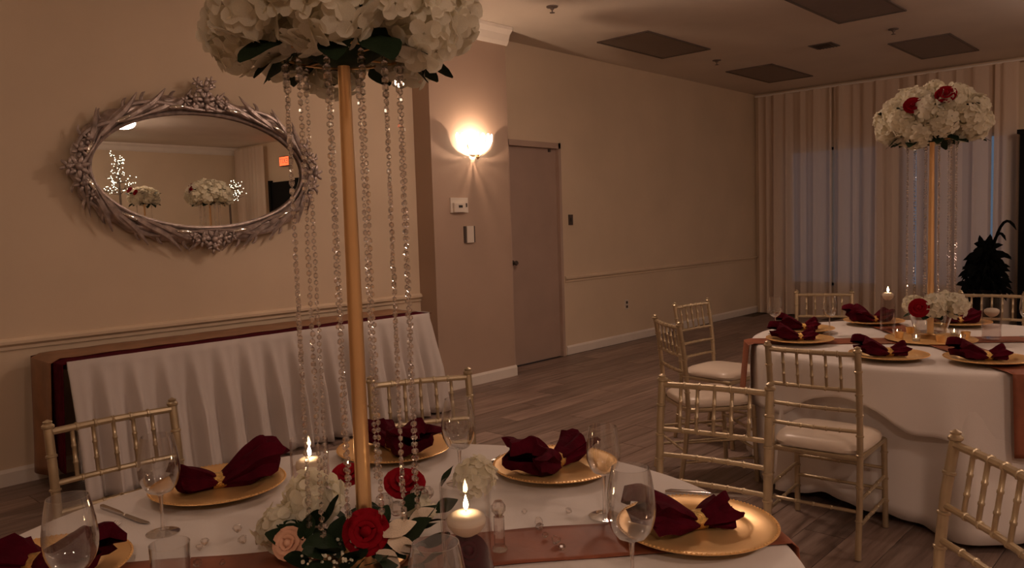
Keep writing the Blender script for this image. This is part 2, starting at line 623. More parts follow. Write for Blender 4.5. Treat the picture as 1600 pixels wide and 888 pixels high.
# ------------------------------------------------------------------ curtains
def curtain(y0, y1, x, label, seed, z1=ZC - 0.06, group='sheer floor length curtains', axis='y'):
    rr = random.Random(seed)
    ph = [rr.uniform(0, 6.28) for _ in range(4)]
    L = abs(y1 - y0)
    n = max(24, int(L / 0.022))

    def fn(u, v):
        yy = y0 + (y1 - y0) * u
        s_ = yy * 1.0
        fold = S(s_ * 34 + ph[0] + 1.3 * S(s_ * 5 + ph[1])) * 0.6 + S(s_ * 61 + ph[2]) * 0.25 + S(s_ * 13 + ph[3]) * 0.5
        amp = 0.035 + 0.035 * (1 - v)
        z = 0.015 + (z1 - 0.015) * v
        return (x + fold * amp, yy, z)
    o = MB().surf(fn, n, 10).obj('sheer_curtain', 'sheer_fabric')
    return tag(o, label, 'curtain', group)


cx = XF - 0.13
curtain(5.40, 4.30, cx, 'pale sheer curtain panel hanging in the far corner of the room', 1)
curtain(4.27, 3.22, cx, 'pale sheer curtain panel hanging left of the far tall flower stand', 2)
curtain(3.19, 2.32, cx, 'pale sheer curtain panel hanging directly behind the far tall flower stand', 3)
curtain(2.29, 2.04, cx, 'narrow pale sheer curtain panel beside the black door at the right edge', 4)
curtain(-5.45, -4.20, XJ - 0.12, 'sheer curtain panel seen in the mirror beside the black doorway', 6)
rod = MB().tube([(cx, 5.44, ZC - 0.05), (cx, 0.9, ZC - 0.05)], 0.014, 8).obj('curtain_rod', 'trim_white')
tag(rod, 'thin curtain rod along the top of the far sheer curtains', 'curtain rod')

# ------------------------------------------------------------------ ceiling fittings
PANELS = [((7.34, 4.63), 'unlit rectangular ceiling light panel nearest to the lit sconce'),
          ((9.95, 4.55), 'unlit rectangular ceiling light panel nearest to the far room corner'),
          ((7.30, 2.62), 'unlit rectangular ceiling light panel cut by the top of the photo'),
          ((9.92, 2.60), 'unlit rectangular ceiling light panel above the far flower stand')]
for (x, y), lab in PANELS:
    t_ = thing('ceiling_light_panel', lab, 'ceiling light', (x, y, ZC), 0, 'unlit ceiling light panels')
    fm = MB()
    for s_ in (-1, 1):
        fm.box((0, s_ * 0.295, -0.006), (1.25, 0.025, 0.014)).box((s_ * 0.612, 0, -0.006), (0.025, 0.60, 0.014))
    fm.obj('frame', 'vent_metal', t_, smooth=False)
    MB().box((0, 0, -0.003), (1.21, 0.57, 0.008)).obj('lens', 'panel_lens', t_, smooth=False)
v_ = thing('ceiling_vent', 'small dark square vent between the ceiling light panels', 'vent', (8.83, 3.42, ZC))
MB().box((0, 0, -0.004), (0.27, 0.25, 0.008)).obj('frame', 'vent_metal', v_, smooth=False)
for k in range(6):
    MB().box((0, -0.09 + k * 0.036, -0.012), (0.23, 0.022, 0.004), Matrix.Rotation(0.5, 3, 'X')).obj('slat', 'vent_metal', v_, smooth=False)
for (x, y), lab in [((8.59, 4.585), 'small ceiling sprinkler head between the two panels along the right wall'),
                    ((5.34, 4.39), 'small ceiling sprinkler head above the lit sconce'),
                    ((8.62, 2.64), 'small ceiling sprinkler head between vent and far flower stand panel')]:
    t_ = thing('sprinkler_head', lab, 'sprinkler', (x, y, ZC), 0, 'ceiling sprinkler heads')
    MB().lathe([(0.05, 0), (0.05, -0.008), (0.02, -0.014), (0.012, -0.03)], 14).obj('escutcheon', 'vent_metal', t_)
    MB().lathe([(0.006, -0.028), (0.006, -0.05), (0.022, -0.052), (0.022, -0.056)], 12).obj('deflector', 'vent_metal', t_)
DOMES = [((5.19, -2.52), 'lit round ceiling dome lamp seen in the upper left of the mirror'),
         ((1.6, -2.52), 'added unseen ceiling dome lamp behind the camera giving general light'),  # added lamp out of view, raises the general room light
         ((-1.1, -1.5), 'added unseen ceiling dome lamp close behind the camera lighting the facing sides'),  # invented lamp, put here to light the sides facing the camera
         ]
for (x, y), lab in DOMES:
    t_ = thing('ceiling_dome_lamp', lab, 'ceiling light', (x, y, ZC), 0, 'round ceiling dome lamps')
    MB().lathe([(0.21, -0.001), (0.21, -0.02), (0.195, -0.03)], 24).obj('lamp_base', 'steel', t_)
    MB().lathe([(0.19, -0.025), (0.185, -0.06), (0.15, -0.10), (0.08, -0.125), (0.001, -0.132)], 24).obj('diffuser', 'dome_glow', t_)

for (x, y), lab in [((4.40, 3.10), 'lit hanging bowl lamp just above the top edge of the photo'),
                    ((0.70, 3.10), 'added unseen hanging bowl lamp brightening the buffet and mirror wall'),  # invented lamp above the view, fill light for the mirror wall
                    ((-2.6, 3.10), 'added unseen hanging bowl lamp brightening the left end of the room'),  # another invented lamp, adds fill from the left
                    ((8.3, 0.30), 'added unseen hanging bowl lamp brightening the far curtains and right wall')]:  # added out of view to brighten the curtains and right side
    t_ = thing('hanging_bowl_lamp', lab, 'ceiling light', (x, y, ZC), 0, 'hanging bowl lamps')
    MB().lathe([(0.07, -0.001), (0.07, -0.02), (0.02, -0.03), (0.009, -0.04), (0.009, -0.30), (0.02, -0.31)], 20).obj('stem', 'gold_plate', t_)
    solid(MB().lathe([(0.19, -0.20), (0.175, -0.245), (0.13, -0.285), (0.06, -0.308), (0.001, -0.312)], 28, cap=False).obj('bowl', 'bowl_glow_bright' if x > 3 else 'bowl_glow', t_), 0.004)

# ------------------------------------------------------------------ wall fittings
def sconce(x, y, ang, label, power=SCONCE_POWER):
    """half bowl up-light; ang turns it from facing -Y"""
    t_ = thing('wall_sconce', label, 'lamp', (x, y, 2.12), ang, 'glass wall sconces')
    MB().lathe([(0.06, 0), (0.06, 0.012), (0.045, 0.02)], 20, Matrix.Translation((0, 0, 0.06)) @ orient((0, -1, 0))).obj('backplate', 'gold_plate', t_)
    MB().lathe([(0.001, -0.045), (0.012, -0.035), (0.018, -0.02), (0.01, -0.008), (0.02, 0.0)], 12, Matrix.Translation((0, -0.07, 0))).obj('finial', 'gold_plate', t_)
    NP = 9
    for k in range(NP):
        a0 = PI + PI * k / NP + 0.055
        a1 = PI + PI * (k + 1) / NP - 0.055

        def fn(u, v, a0=a0, a1=a1):
            a = a0 + (a1 - a0) * u
            r_ = 0.03 + 0.185 * math.sqrt(max(0, 1 - (1 - v) ** 2))
            z = 0.005 + 0.165 * v + (0.02 * S(PI * u) if v > 0.99 else 0)
            return (r_ * CO(a) * 1.02, r_ * S(a) * 0.62 - 0.012, z)
        solid(MB().surf(fn, 5, 8).obj('glass_petal', 'sconce_glow', t_), 0.004)
    bl = bpy.data.lights.new('sconce_bulb', 'POINT')
    bl.energy = power
    bl.color = (1.0, 0.64, 0.42)
    bl.shadow_soft_size = 0.012
    lo = bpy.data.objects.new('bulb', bl)
    col.objects.link(lo)
    lo.parent = t_
    lo.location = (0, -0.075, 0.085)


sconce(5.10, YS, 0, 'lit half bowl glass wall sconce left of the door')
sconce(0.35, YM, 0, 'added unseen glass wall sconce brightening the mirror wall from the left', 6.0)  # unseen sconce added to lift the mirror wall and ceiling
t_ = thing('thermostat', 'white thermostat below the lit sconce', 'thermostat', (4.905, YS, 1.665))
MB().box((0, -0.005, 0), (0.215, 0.012, 0.135)).obj('wall_plate', 'plastic_white', t_, smooth=False)
MB().box((-0.015, -0.02, -0.022), (0.14, 0.03, 0.082)).obj('body', 'plastic_white', t_, smooth=False)
MB().box((-0.008, -0.036, -0.012), (0.045, 0.004, 0.022)).obj('display', 'lcd_dark', t_, smooth=False)
MB().box((0.085, -0.013, 0.0), (0.018, 0.006, 0.035)).obj('dial', 'plastic_dark', t_, smooth=False)
t_ = thing('light_switch', 'white light switch plate with dark sides under the thermostat', 'light switch', (5.022, YS, 1.40))
MB().box((0, -0.006, 0), (0.135, 0.012, 0.15)).obj('wall_plate', 'plastic_dark', t_, smooth=False)
MB().box((0, -0.015, 0), (0.085, 0.014, 0.152)).obj('rocker', 'plastic_white', t_, smooth=False)
t_ = thing('switch_plate', 'small dark switch plate right of the taupe door', 'light switch', (6.91, YD, 1.51))
MB().box((0, -0.006, 0), (0.07, 0.012, 0.115)).obj('wall_plate', 'plastic_dark', t_, smooth=False)
MB().box((0, -0.015, 0), (0.02, 0.012, 0.04)).obj('toggle', 'plastic_dark', t_, smooth=False)
t_ = thing('wall_outlet', 'white wall outlet low on the right wall', 'outlet', (7.96, YD, 0.46))
MB().box((0, -0.006, 0), (0.075, 0.012, 0.118)).obj('wall_plate', 'plastic_white', t_, smooth=False)
for s_ in (-1, 1):
    MB().box((0, -0.013, s_ * 0.026), (0.034, 0.006, 0.03)).obj('socket', 'plastic_dark', t_, smooth=False)
# exit sign (seen in the mirror)
t_ = thing('exit_sign', 'glowing red exit sign seen in the mirror', 'sign', (XJ, -3.53, 2.90))
MB().box((-0.03, 0, 0), (0.06, 0.36, 0.20)).obj('housing', 'plastic_dark', t_, smooth=False)
MB().box((-0.064, 0, 0), (0.006, 0.33, 0.17)).obj('lit_face', 'exit_red', t_, smooth=False)
fc = bpy.data.curves.new('exit_text', 'FONT')
fc.body = 'EXIT'
fc.size = 0.15
fc.align_x = 'CENTER'
fc.align_y = 'CENTER'
fc.extrude = 0.002
fc.materials.append(MATS['plastic_white'])
tmp = bpy.data.objects.new('lettering_curve', fc)
tme = bpy.data.meshes.new_from_object(tmp)
bpy.data.objects.remove(tmp)
tx = mobj('lettering', tme, t_, (-0.070, 0, 0))
tx.rotation_euler = (PI / 2, 0, -PI / 2)

# ------------------------------------------------------------------ oval mirror
MC = Vector((2.645, YM - 0.012, 1.918))
t_ = thing('wall_mirror', 'large oval mirror in an ornate antique silver frame', 'mirror', MC)
A0, B0 = 0.765, 0.395


def ell(t, off, out=0.0):
    """point on the oval, off metres outside the glass edge, standing out of the wall"""
    nx, nz_ = CO(t) / A0, S(t) / B0
    l = math.hypot(nx, nz_)
    return Vector((A0 * CO(t) + off * nx / l, -out, B0 * S(t) + off * nz_ / l))


gl = MB()
N = 96
gl.add([(0, -0.03, 0)] + [ell(2 * PI * k / N, 0.075, 0.03) for k in range(N)],
       [(0, 1 + k, 1 + (k + 1) % N) for k in range(N)])
gl.obj('mirror_pane', 'mirror_glass', t_, smooth=False)
bk = MB()
bk.add([ell(2 * PI * k / N, 0.075, 0.0) for k in range(N)] + [ell(2 * PI * k / N, 0.085, 0.026) for k in range(N)],
       [tuple(range(N))] + [tuple(range(2 * N - 1, N - 1, -1))] + [(k, (k + 1) % N, N + (k + 1) % N, N + k) for k in range(N)])
bk.obj('backing', 'silver_antique', t_)
MB().tube([ell(2 * PI * k / N, 0.004, 0.042) for k in range(N)], 0.014, 8, True).obj('inner_rim', 'silver_antique', t_)
band = MB()


def bandf(u, v):
    a = 2 * PI * u
    o_ = 0.012 + 0.105 * v
    return tuple(ell(a, o_ + 0.010 * S(24 * a) * v, 0.028 + 0.040 * S(PI * v) ** 0.7 + 0.008 * S(18 * a + 6 * v)))


band.surf(bandf, 192, 8, True)
band.obj('frame_band', 'silver_antique', t_)
NW = 10
for s_ in (0, 1):
    pts, rad = [], []
    for k in range(N * 2):
        a = 2 * PI * k / (N * 2)
        ph = NW / 2 * 2 * a / 2 + s_ * PI
        pts.append(ell(a, 0.062 + 0.042 * S(ph), 0.066 + 0.012 * CO(ph + 1.0)))
        rad.append(0.0135 + 0.004 * S(ph + 0.8))
    MB().tube(pts, rad, 7, True).obj('twining_branch', 'silver_antique', t_)
mr_ = random.Random(3)


def tang(t):
    d_ = ell(t + 0.01, 0) - ell(t - 0.01, 0)
    return d_.normalized()


# long acanthus leaves lying along the frame and curling out to a point
nl = 40
for k in range(nl):
    a = 2 * PI * k / nl + mr_.uniform(-0.04, 0.04)
    sgn = 1 if CO(a) * S(a) > 0 else -1           # leaves sweep towards the rosettes
    Ln = mr_.uniform(0.15, 0.23)
    inner = k % 2
    pts, rad = [], []
    for j in range(9):
        s1 = j / 8
        da = sgn * Ln * s1 / math.hypot(A0 * S(a), B0 * CO(a))
        off = (0.03 + 0.055 * s1 ** 1.5) if inner else (0.055 + 0.115 * s1 ** 2.2)
        pts.append(ell(a + da, off, 0.072 + 0.016 * S(PI * s1) - 0.02 * s1))
        rad.append(0.004 + 0.020 * S(PI * min(1, s1 * 0.80 + 0.16)) * (1 - s1 * 0.25))
    rad[-1] = 0.003
    MB().tube(pts, rad, 6, False, 0.6).obj('acanthus_leaf', 'silver_antique', t_)
# short hooks at the outer edge
for k in range(26):
    a = 2 * PI * (k + 0.5) / 26 + mr_.uniform(-0.06, 0.06)
    if min(abs(((a - q + PI) % (2 * PI)) - PI) for q in (PI / 2, PI, 1.5 * PI, 0)) < 0.12:
        continue
    sgn = 1 if CO(a) * S(a) > 0 else -1
    p0, n_ = ell(a, 0.105, 0.05), (ell(a, 0.1) - ell(a, 0)).normalized()
    td = tang(a) * sgn
    hl = mr_.uniform(0.035, 0.06)
    pts = [p0 + n_ * (hl * S(PI / 2 * j / 4)) + td * (0.045 * (j / 4) ** 1.5) for j in range(5)]
    MB().tube(pts, [0.014, 0.012, 0.010, 0.008, 0.003], 6).obj('hook', 'silver_antique', t_)
# slim mirror inlays between the branches
for k in range(12):
    a = 2 * PI * (k + 0.5) / 12
    if min(abs(((a - q + PI) % (2 * PI)) - PI) for q in (PI, 0)) < 0.2:
        continue
    il = MB().ball((0, 0, 0), (0.058, 0.010, 0.0135), 16, 8)
    o = il.obj('mirror_inlay', 'mirror_glass', t_)
    d_ = tang(a)
    o.location = ell(a, 0.040, 0.090)
    o.rotation_euler = (0, -math.atan2(d_.z, d_.x), 0)


def rosette(a, off, scale, lobes):
    c = ell(a, off, 0.088)
    r_ = MB().ball(c + Vector((0, -0.012, 0)), (0.022 * scale, 0.016 * scale, 0.022 * scale), 10, 6)
    ro_ = r_.obj('rosette', 'silver_antique', t_)
    for k in range(lobes):
        b_ = 2 * PI * k / lobes + 0.3
        d_ = Vector((CO(b_), 0, S(b_)))
        p = c + d_ * 0.042 * scale
        MB().ball(p, (0.014 * scale, 0.012 * scale, 0.030 * scale), 8, 5,
                  Matrix.Rotation(-b_ + PI / 2, 3, 'Y')).obj('petal', 'silver_antique', ro_)
    return ro_


for a in (PI / 2, PI, 1.5 * PI, 0):
    rosette(a, 0.085, 1.05, 7)
    for s_ in (-1, 1):
        da = 0.10 if abs(S(a)) > 0.5 else 0.19
        rosette(a + s_ * da, 0.085, 0.8, 6)
        rosette(a + s_ * da * 1.8, 0.075, 0.55, 6)
rosette(PI / 2, 0.165, 1.0, 6)
rosette(PI / 2 - 0.05, 0.215, 0.65, 6)
rosette(PI / 2 + 0.06, 0.205, 0.6, 6)
rosette(PI, 0.14, 0.8, 6)
rosette(1.5 * PI, 0.135, 0.75, 6)

# ------------------------------------------------------------------ buffet table by the mirror wall
BX0, BX1, BY0, BY1, BZ = 1.48, 4.17, 4.77, 5.33, 0.785
t_ = thing('buffet_table', 'long folding table under the pleated white skirt below the mirror', 'table', ((BX0 + BX1) / 2, (BY0 + BY1) / 2, 0))
MB().box((0, 0, BZ - 0.025), (BX1 - BX0 - .02, BY1 - BY0 - .02, 0.035)).obj('tabletop', 'table_wood', t_, smooth=False)
for sx in (-1, 1):
    for sy in (-1, 1):
        MB().tube([(sx * 1.15, sy * 0.2, 0.004), (sx * 1.15, sy * 0.2, BZ - 0.04)], 0.014, 8).obj('leg', 'steel', t_)


def drapeover(name, mat, ya, yb, z, drop, off, wav, label, cat, x1):
    """cloth lying along the buffet table and hanging over its left end"""
    def fn(u, v):
        y_ = ya + (yb - ya) * v
        L1 = x1 - (BX0 - off)
        s_ = u * (L1 + drop)
        if s_ < drop:
            d_ = drop - s_
            return (BX0 - off - 0.012 - wav * d_ * (0.6 + 0.4 * S(v * 9 + 1)), y_ + 0.05 * (v - 0.5) * d_, z - d_)
        return (BX0 - off + (s_ - drop), y_ + 0.006 * S(s_ * 7), z + 0.0015 * S(s_ * 20 + v * 4))
    o = solid(MB().surf(fn, 60, 14).obj(name, mat), 0.002)
    return tag(o, label, cat)


drapeover('tablecloth', 'burgundy_cloth', BY0 - 0.002, BY1, BZ + 0.003, 0.62, 0.004, 0.05,
          'dark burgundy cloth under the brown runner on the buffet table', 'tablecloth', BX1)
drapeover('table_runner', 'brown_satin', BY0 + 0.16, BY1 - 0.04, BZ + 0.009, 0.70, 0.016, 0.06,
          'brown satin runner along the buffet table hanging over its left end', 'table runner', BX1 - 0.02)
path = [(BX0 + 0.0, BY0), (BX1 - 0.06, BY0)]
L1 = BX1 - BX0 - 0.06
L2 = 0.095
L3 = BY1 - BY0 - 0.06


def skirtbase(s_):
    if s_ < L1:
        return Vector((BX0 + s_, BY0 - 0.008)), Vector((0, -1))
    if s_ < L1 + L2:
        a = (s_ - L1) / L2 * PI / 2
        return Vector((BX1 - 0.06 + 0.068 * S(a), BY0 + 0.06 - 0.068 * CO(a))), Vector((S(a), -CO(a)))
    return Vector((BX1 + 0.008, BY0 + 0.06 + s_ - L1 - L2)), Vector((1, 0))


def skirtfn(u, v):
    s_ = u * (L1 + L2 + L3)
    p, n_ = skirtbase(s_)
    d_ = 1 - v
    amp = 0.004 + 0.050 * min(1, d_ * 1.8) if d_ > 0.07 else 0.002
    w_ = S(s_ * 37 + 0.9 * S(s_ * 4.3)) * 0.75 + 0.35 * S(s_ * 71 + 2)
    o_ = amp * (w_ + 0.8) + 0.11 * d_ ** 1.2
    q = p + n_ * (o_ + 0.002)
    return (q.x, q.y, 0.02 + (BZ - 0.012) * v)


sk = MB().surf(skirtfn, 380, 16).obj('table_skirt', 'skirt_cloth')
tag(solid(sk, 0.002), 'pleated white table skirt along the buffet table', 'table skirt')

# ------------------------------------------------------------------ round tables
TZ = 0.762
TR = 0.914
NT = Vector((0.98, 1.362, 0))
FT = Vector((4.70, 1.24, 0))
RT = Vector((5.15, -1.80, 0))


def round_table(c, lab):
    t_ = thing('round_table', lab, 'table', c)
    MB().lathe([(0.05, TZ - 0.036), (TR - 0.01, TZ - 0.036), (TR - 0.004, TZ - 0.02), (TR - 0.01, TZ - 0.005), (0.001, TZ - 0.004)], 64).obj('tabletop', 'table_wood', t_)
    for k in range(4):
        a = k * PI / 2 + PI / 4
        MB().tube([(0.55 * CO(a), 0.55 * S(a), 0.004), (0.50 * CO(a), 0.50 * S(a), TZ - 0.04)], 0.014, 8).obj('leg', 'steel', t_)
    return t_


def cloth(name, c, R_, z, hem, nf, amp, seed, mat, label, nu=240, flare=0.10, dents=()):
    rr = random.Random(seed)
    ph = [rr.uniform(0, 6.28) for _ in range(4)]

    def fn(u, v):
        a = 2 * PI * u
        if v < 0.45:
            r_ = R_ * max(0.001, v / 0.45) * 0.988
            return (r_ * CO(a), r_ * S(a), z + 0.0008 * S(r_ * 11 + 3 * S(a)))
        if v < 0.55:
            q = (v - 0.45) / 0.10 * PI / 2
            return ((R_ * 0.988 + 0.018 * S(q)) * CO(a), (R_ * 0.988 + 0.018 * S(q)) * S(a), z - 0.018 * (1 - CO(q)))
        d_ = (v - 0.55) / 0.45
        h_ = hem(a)
        f_ = S(nf * a + ph[0] + 1.4 * S(3 * a + ph[1])) * 0.7 + 0.4 * S(nf * 1.7 * a + ph[2])
        r_ = R_ * 0.988 + 0.018 + (flare * d_ + amp * (f_ + 0.4) * min(1, d_ * 1.3)) * min(1, (z - h_) / 0.74)
        for da_, rm, hw in dents:            # pushed in where a chair stands under the table edge
            q = abs((a - da_ + PI) % (2 * PI) - PI)
            w_ = max(0.0, min(1.0, (hw + 0.16 - q) / 0.16))
            w_ = w_ * w_ * (3 - 2 * w_) * min(1, d_ * 3.0)
            r_ = min(r_, r_ * (1 - w_) + rm * w_)
        return (r_ * CO(a), r_ * S(a), z - 0.018 - (z - 0.018 - h_ - 0.012 * f_) * d_)
    o = MB().surf(fn, nu, 26, True).obj(name, mat, None, c)
    solid(o, 0.0015)
    return tag(o, label, 'tablecloth')


round_table(NT, 'round banquet table hidden under the near white tablecloth')
round_table(FT, 'round banquet table hidden under the far layered white tablecloth')
cloth('tablecloth', NT, TR, TZ, lambda a: 0.035, 22, 0.035, 1, 'white_cloth', 'white tablecloth on the near round table in the foreground', flare=0.05,
      dents=[(R(91), 0.80, 0.30), (R(44), 0.84, 0.30), (R(-1), 0.97, 0.30), (R(-40), 0.97, 0.30)])
cloth('tablecloth', FT, TR, TZ, lambda a: 0.05 + 0.02 * S(5 * a), 20, 0.04, 2, 'white_cloth', 'floor length white tablecloth of the far round table',
      dents=[(R(175.5), 0.85, 0.30), (R(127.6), 0.94, 0.30), (R(88), 1.0, 0.28), (R(42), 1.0, 0.28), (R(0), 1.0, 0.28)])
cloth('table_overlay', FT, TR + 0.022, TZ + 0.004, lambda a: 0.49 + 0.09 * CO(4 * (a - 3.0)) + 0.03 * S(9 * a), 16, 0.03, 3, 'white_cloth',
      'shorter white overlay cloth with a wavy hem on the far table', flare=0.06,
      dents=[(R(175.5), 0.945, 0.30), (R(127.6), 0.95, 0.30)])


def runner(c, ang, w, z, drop, label, lift, x0=0.0, mat='copper_satin', R_=TR, nd=0.0):
    d_ = Vector((CO(ang), S(ang)))
    n_ = Vector((-d_.y, d_.x))

    def fn(u, v):
        t1 = (v - 0.5) * w
        e = math.sqrt(R_ * R_ - t1 * t1) + 0.012 + lift
        s_ = (u * 2 - 1) * (e + drop)
        if abs(s_) <= e:
            q = d_ * s_ + n_ * (t1 + 0.008 * S(s_ * 5))
            return (q.x, q.y, z + 0.001 * S(s_ * 23 + v * 5))
        o_ = abs(s_) - e
        sg = 1 if s_ > 0 else -1
        q = d_ * (sg * (e + 0.012 + 0.09 * o_)) + n_ * (t1 * (1 + 0.15 * o_))
        return (q.x, q.y, z - o_)
    o = solid(MB().surf(fn, 120, 10).obj('table_runner', mat, None, (c.x, c.y, 0)), 0.0016)
    return tag(o, label, 'table runner')


runner(NT, R(-40), 0.185, TZ + 0.005, 0.30, 'copper satin runner across the near round table', 0.0)
runner(FT, R(124), 0.20, TZ + 0.010, 0.36, 'copper runner falling over the left front edge of the far table', 0.045)
runner(FT, R(39), 0.20, TZ + 0.0145, 0.36, 'copper runner falling over the right front edge of the far table', 0.05)

# ------------------------------------------------------------------ chairs
CHAIR = []


def bamboo(path, r_, nodes, n=8, seg=6):
    """tube with the ring joints of turned bamboo; nodes are fractions of the length"""
    pts = [Vector(p) for p in path]
    ln = [0]
    for i in range(1, len(pts)):
        ln.append(ln[-1] + (pts[i] - pts[i - 1]).length)
    T = ln[-1]

    def pt(f):
        s_ = f * T
        for i in range(1, len(pts)):
            if s_ <= ln[i] + 1e-9:
                k_ = (s_ - ln[i - 1]) / max(1e-9, ln[i] - ln[i - 1])
                return pts[i - 1].lerp(pts[i], k_)
        return pts[-1]
    fr = {0.0: 1.0, 1.0: 1.0}
    for q in ln:
        fr.setdefault(q / T, 1.0)
    e = 0.005 / T
    for q in nodes:
        for dq, k_ in ((-1.0 * e, 1.0), (-0.6 * e, 1.26), (0.6 * e, 1.26), (1.0 * e, 1.0)):
            fr[min(1, max(0, q + dq))] = k_
    ks = sorted(fr)
    return MB().tube([pt(k_) for k_ in ks], [r_ * fr[k_] for k_ in ks], n)


def chairpart(name, mb, mat='champagne_metal'):
    CHAIR.append((name, mb.mesh('chair_' + name, mat)))


for s_ in (-1, 1):
    x = s_ * 0.19
    mb = bamboo([(x * 1.03, -0.245, 0.004), (x * 1.02, -0.212, 0.2), (x, -0.19, 0.43), (x, -0.197, 0.6), (x, -0.212, 0.76), (x, -0.235, 0.898)],
                0.0135, [0.18, 0.34, 0.49, 0.585, 0.685, 0.785, 0.9], 10)
    mb.lathe([(0.0145, 0.892), (0.0185, 0.896), (0.0185, 0.902), (0.012, 0.908), (0.014, 0.914), (0.001, 0.921)], 10, Matrix.Translation((x, -0.2355, 0)))
    chairpart('back_post', mb)
for s_ in (-1, 1):
    x = s_ * 0.2
    chairpart('front_leg', bamboo([(x * 1.02, 0.205, 0.004), (x, 0.185, 0.43)], 0.0135, [0.3, 0.55, 0.85], 10))
for z, y, r_ in ((0.882, -0.232, 0.011), (0.725, -0.209, 0.009), (0.635, -0.2, 0.009), (0.545, -0.194, 0.009)):
    nm = 'top_rail' if z > 0.8 else 'back_rail'
    chairpart(nm, bamboo([(-0.182, y, z), (-0.09, y - 0.010, z), (0.0, y - 0.013, z), (0.09, y - 0.010, z), (0.182, y, z)], r_, [0.2, 0.35, 0.5, 0.65, 0.8], 8))
for k in range(5):
    x = -0.122 + 0.061 * k
    chairpart('spindle', bamboo([(x, -0.219, 0.728), (x, -0.242, 0.884)], 0.0065, [0.3, 0.62, 0.97], 7))
fm = MB()
fm.tube([(-0.2, 0.185, 0.425), (0.2, 0.185, 0.425), (0.19, -0.19, 0.425), (-0.19, -0.19, 0.425)], 0.0135, 8, True)
chairpart('seat_frame', fm)
cm = MB()


def cush(u, v):
    a = 2 * PI * u
    e = 0.42
    cx_, sy_ = CO(a), S(a)
    X = 0.205 * math.copysign(abs(cx_) ** e, cx_)
    Y = 0.20 * math.copysign(abs(sy_) ** e, sy_)
    X *= 1 + 0.05 * Y / 0.2
    prof = [(0.02, 0.434), (0.86, 0.434), (0.98, 0.442), (1.0, 0.456), (0.96, 0.474), (0.84, 0.488), (0.55, 0.498), (0.25, 0.501), (0.005, 0.502)]
    f_ = v * (len(prof) - 1)
    i = min(len(prof) - 2, int(f_))
    k_ = f_ - i
    r_ = prof[i][0] * (1 - k_) + prof[i + 1][0] * k_
    z = prof[i][1] * (1 - k_) + prof[i + 1][1] * k_
    return (X * r_, Y * r_ - 0.002, z)


cm.surf(cush, 36, 8, True)
chairpart('seat_cushion', cm, 'ivory_cushion')
for z in (0.14, 0.25):
    for s_ in (-1, 1):
        chairpart('side_stretcher', bamboo([(s_ * 0.2, 0.197 - z * 0.03, z), (s_ * 0.194, -0.205 + (z - .2) * .1, z)], 0.008, [0.3, 0.5, 0.7], 7))
chairpart('front_stretcher', bamboo([(-0.2, 0.192, 0.19), (0.2, 0.192, 0.19)], 0.008, [0.3, 0.5, 0.7], 7))
chairpart('front_stretcher', bamboo([(-0.2, 0.19, 0.29), (0.2, 0.19, 0.29)], 0.008, [0.3, 0.5, 0.7], 7))
chairpart('back_stretcher', bamboo([(-0.193, -0.21, 0.2), (0.193, -0.21, 0.2)], 0.008, [0.3, 0.5, 0.7], 7))


def chair(p, q, target, label):
    """p, q: tops of the two back posts on the floor plan; the chair faces target"""
    a, b_ = Vector(p), Vector(q)
    mid = (a + b_) / 2
    ax = (b_ - a).normalized()
    f_ = Vector((-ax.y, ax.x))
    if f_.dot(Vector(target) - mid) < 0:
        f_ = -f_
    o = mid + f_ * 0.235
    t_ = thing('chiavari_chair', label, 'chair', (o.x, o.y, 0.004), math.atan2(f_.y, f_.x) - PI / 2, 'champagne chiavari chairs')
    for nm, me in CHAIR:
        mobj(nm, me, t_)
    return t_


chair((0.754, 2.664), (1.152, 2.656), NT.xy, 'gold chiavari chair at the near table before the left end of the buffet')
chair((1.770, 2.395), (2.115, 2.205), NT.xy, 'gold chiavari chair at the near table just right of the tall gold pole')
chair((2.41, 1.52), (2.48, 1.138), NT.xy, 'gold chiavari chair at the near table with its back in front of an ivory seat')
chair((2.187, 0.517), (1.905, 0.260), NT.xy, 'gold chiavari chair cut off by the lower right corner of the photo')
chair((3.33, 1.551), (3.363, 1.157), FT.xy, 'gold chiavari chair seen from behind before the far table, ivory seat in view')
chair((3.957, 2.536), (3.702, 2.209), FT.xy, 'gold chiavari chair turned at an angle left of the far table')
chair((4.566, 2.77), (4.964, 2.733), FT.xy, 'gold chiavari chair at the far table nearest to the right wall')
chair((5.741, 2.434), (5.89, 2.076), FT.xy, 'gold chiavari chair behind the far table, left of its lit candle')
chair((6.150, 1.440), (6.200, 1.050), FT.xy, 'gold chiavari chair behind the far table at the right edge of the photo')

# ------------------------------------------------------------------ place settings
cp = MB()
cp.lathe([(0.001, 0.001), (0.105, 0.001), (0.125, 0.008), (0.16, 0.011), (0.178, 0.0155), (0.181, 0.018), (0.178, 0.0195), (0.16, 0.0165), (0.126, 0.0145),
          (0.118, 0.0105), (0.112, 0.0055), (0.001, 0.005)], 64)
charger_me = cp.mesh('charger_dish', 'gold_plate')
bd = MB()
for k in range(110):
    a = 2 * PI * k / 110
    bd.ball((0.177 * CO(a), 0.177 * S(a), 0.0192), 0.0025, 6, 4)
beads_me = bd.mesh('beaded_rim', 'gold_plate')


def charger(x, y, z, label, group):
    t_ = thing('charger_plate', label, 'plate', (x, y, z), 0, group)
    mobj('dish', charger_me, t_)
    mobj('beaded_rim', beads_me, t_)['kind'] = 'stuff'
    return t_


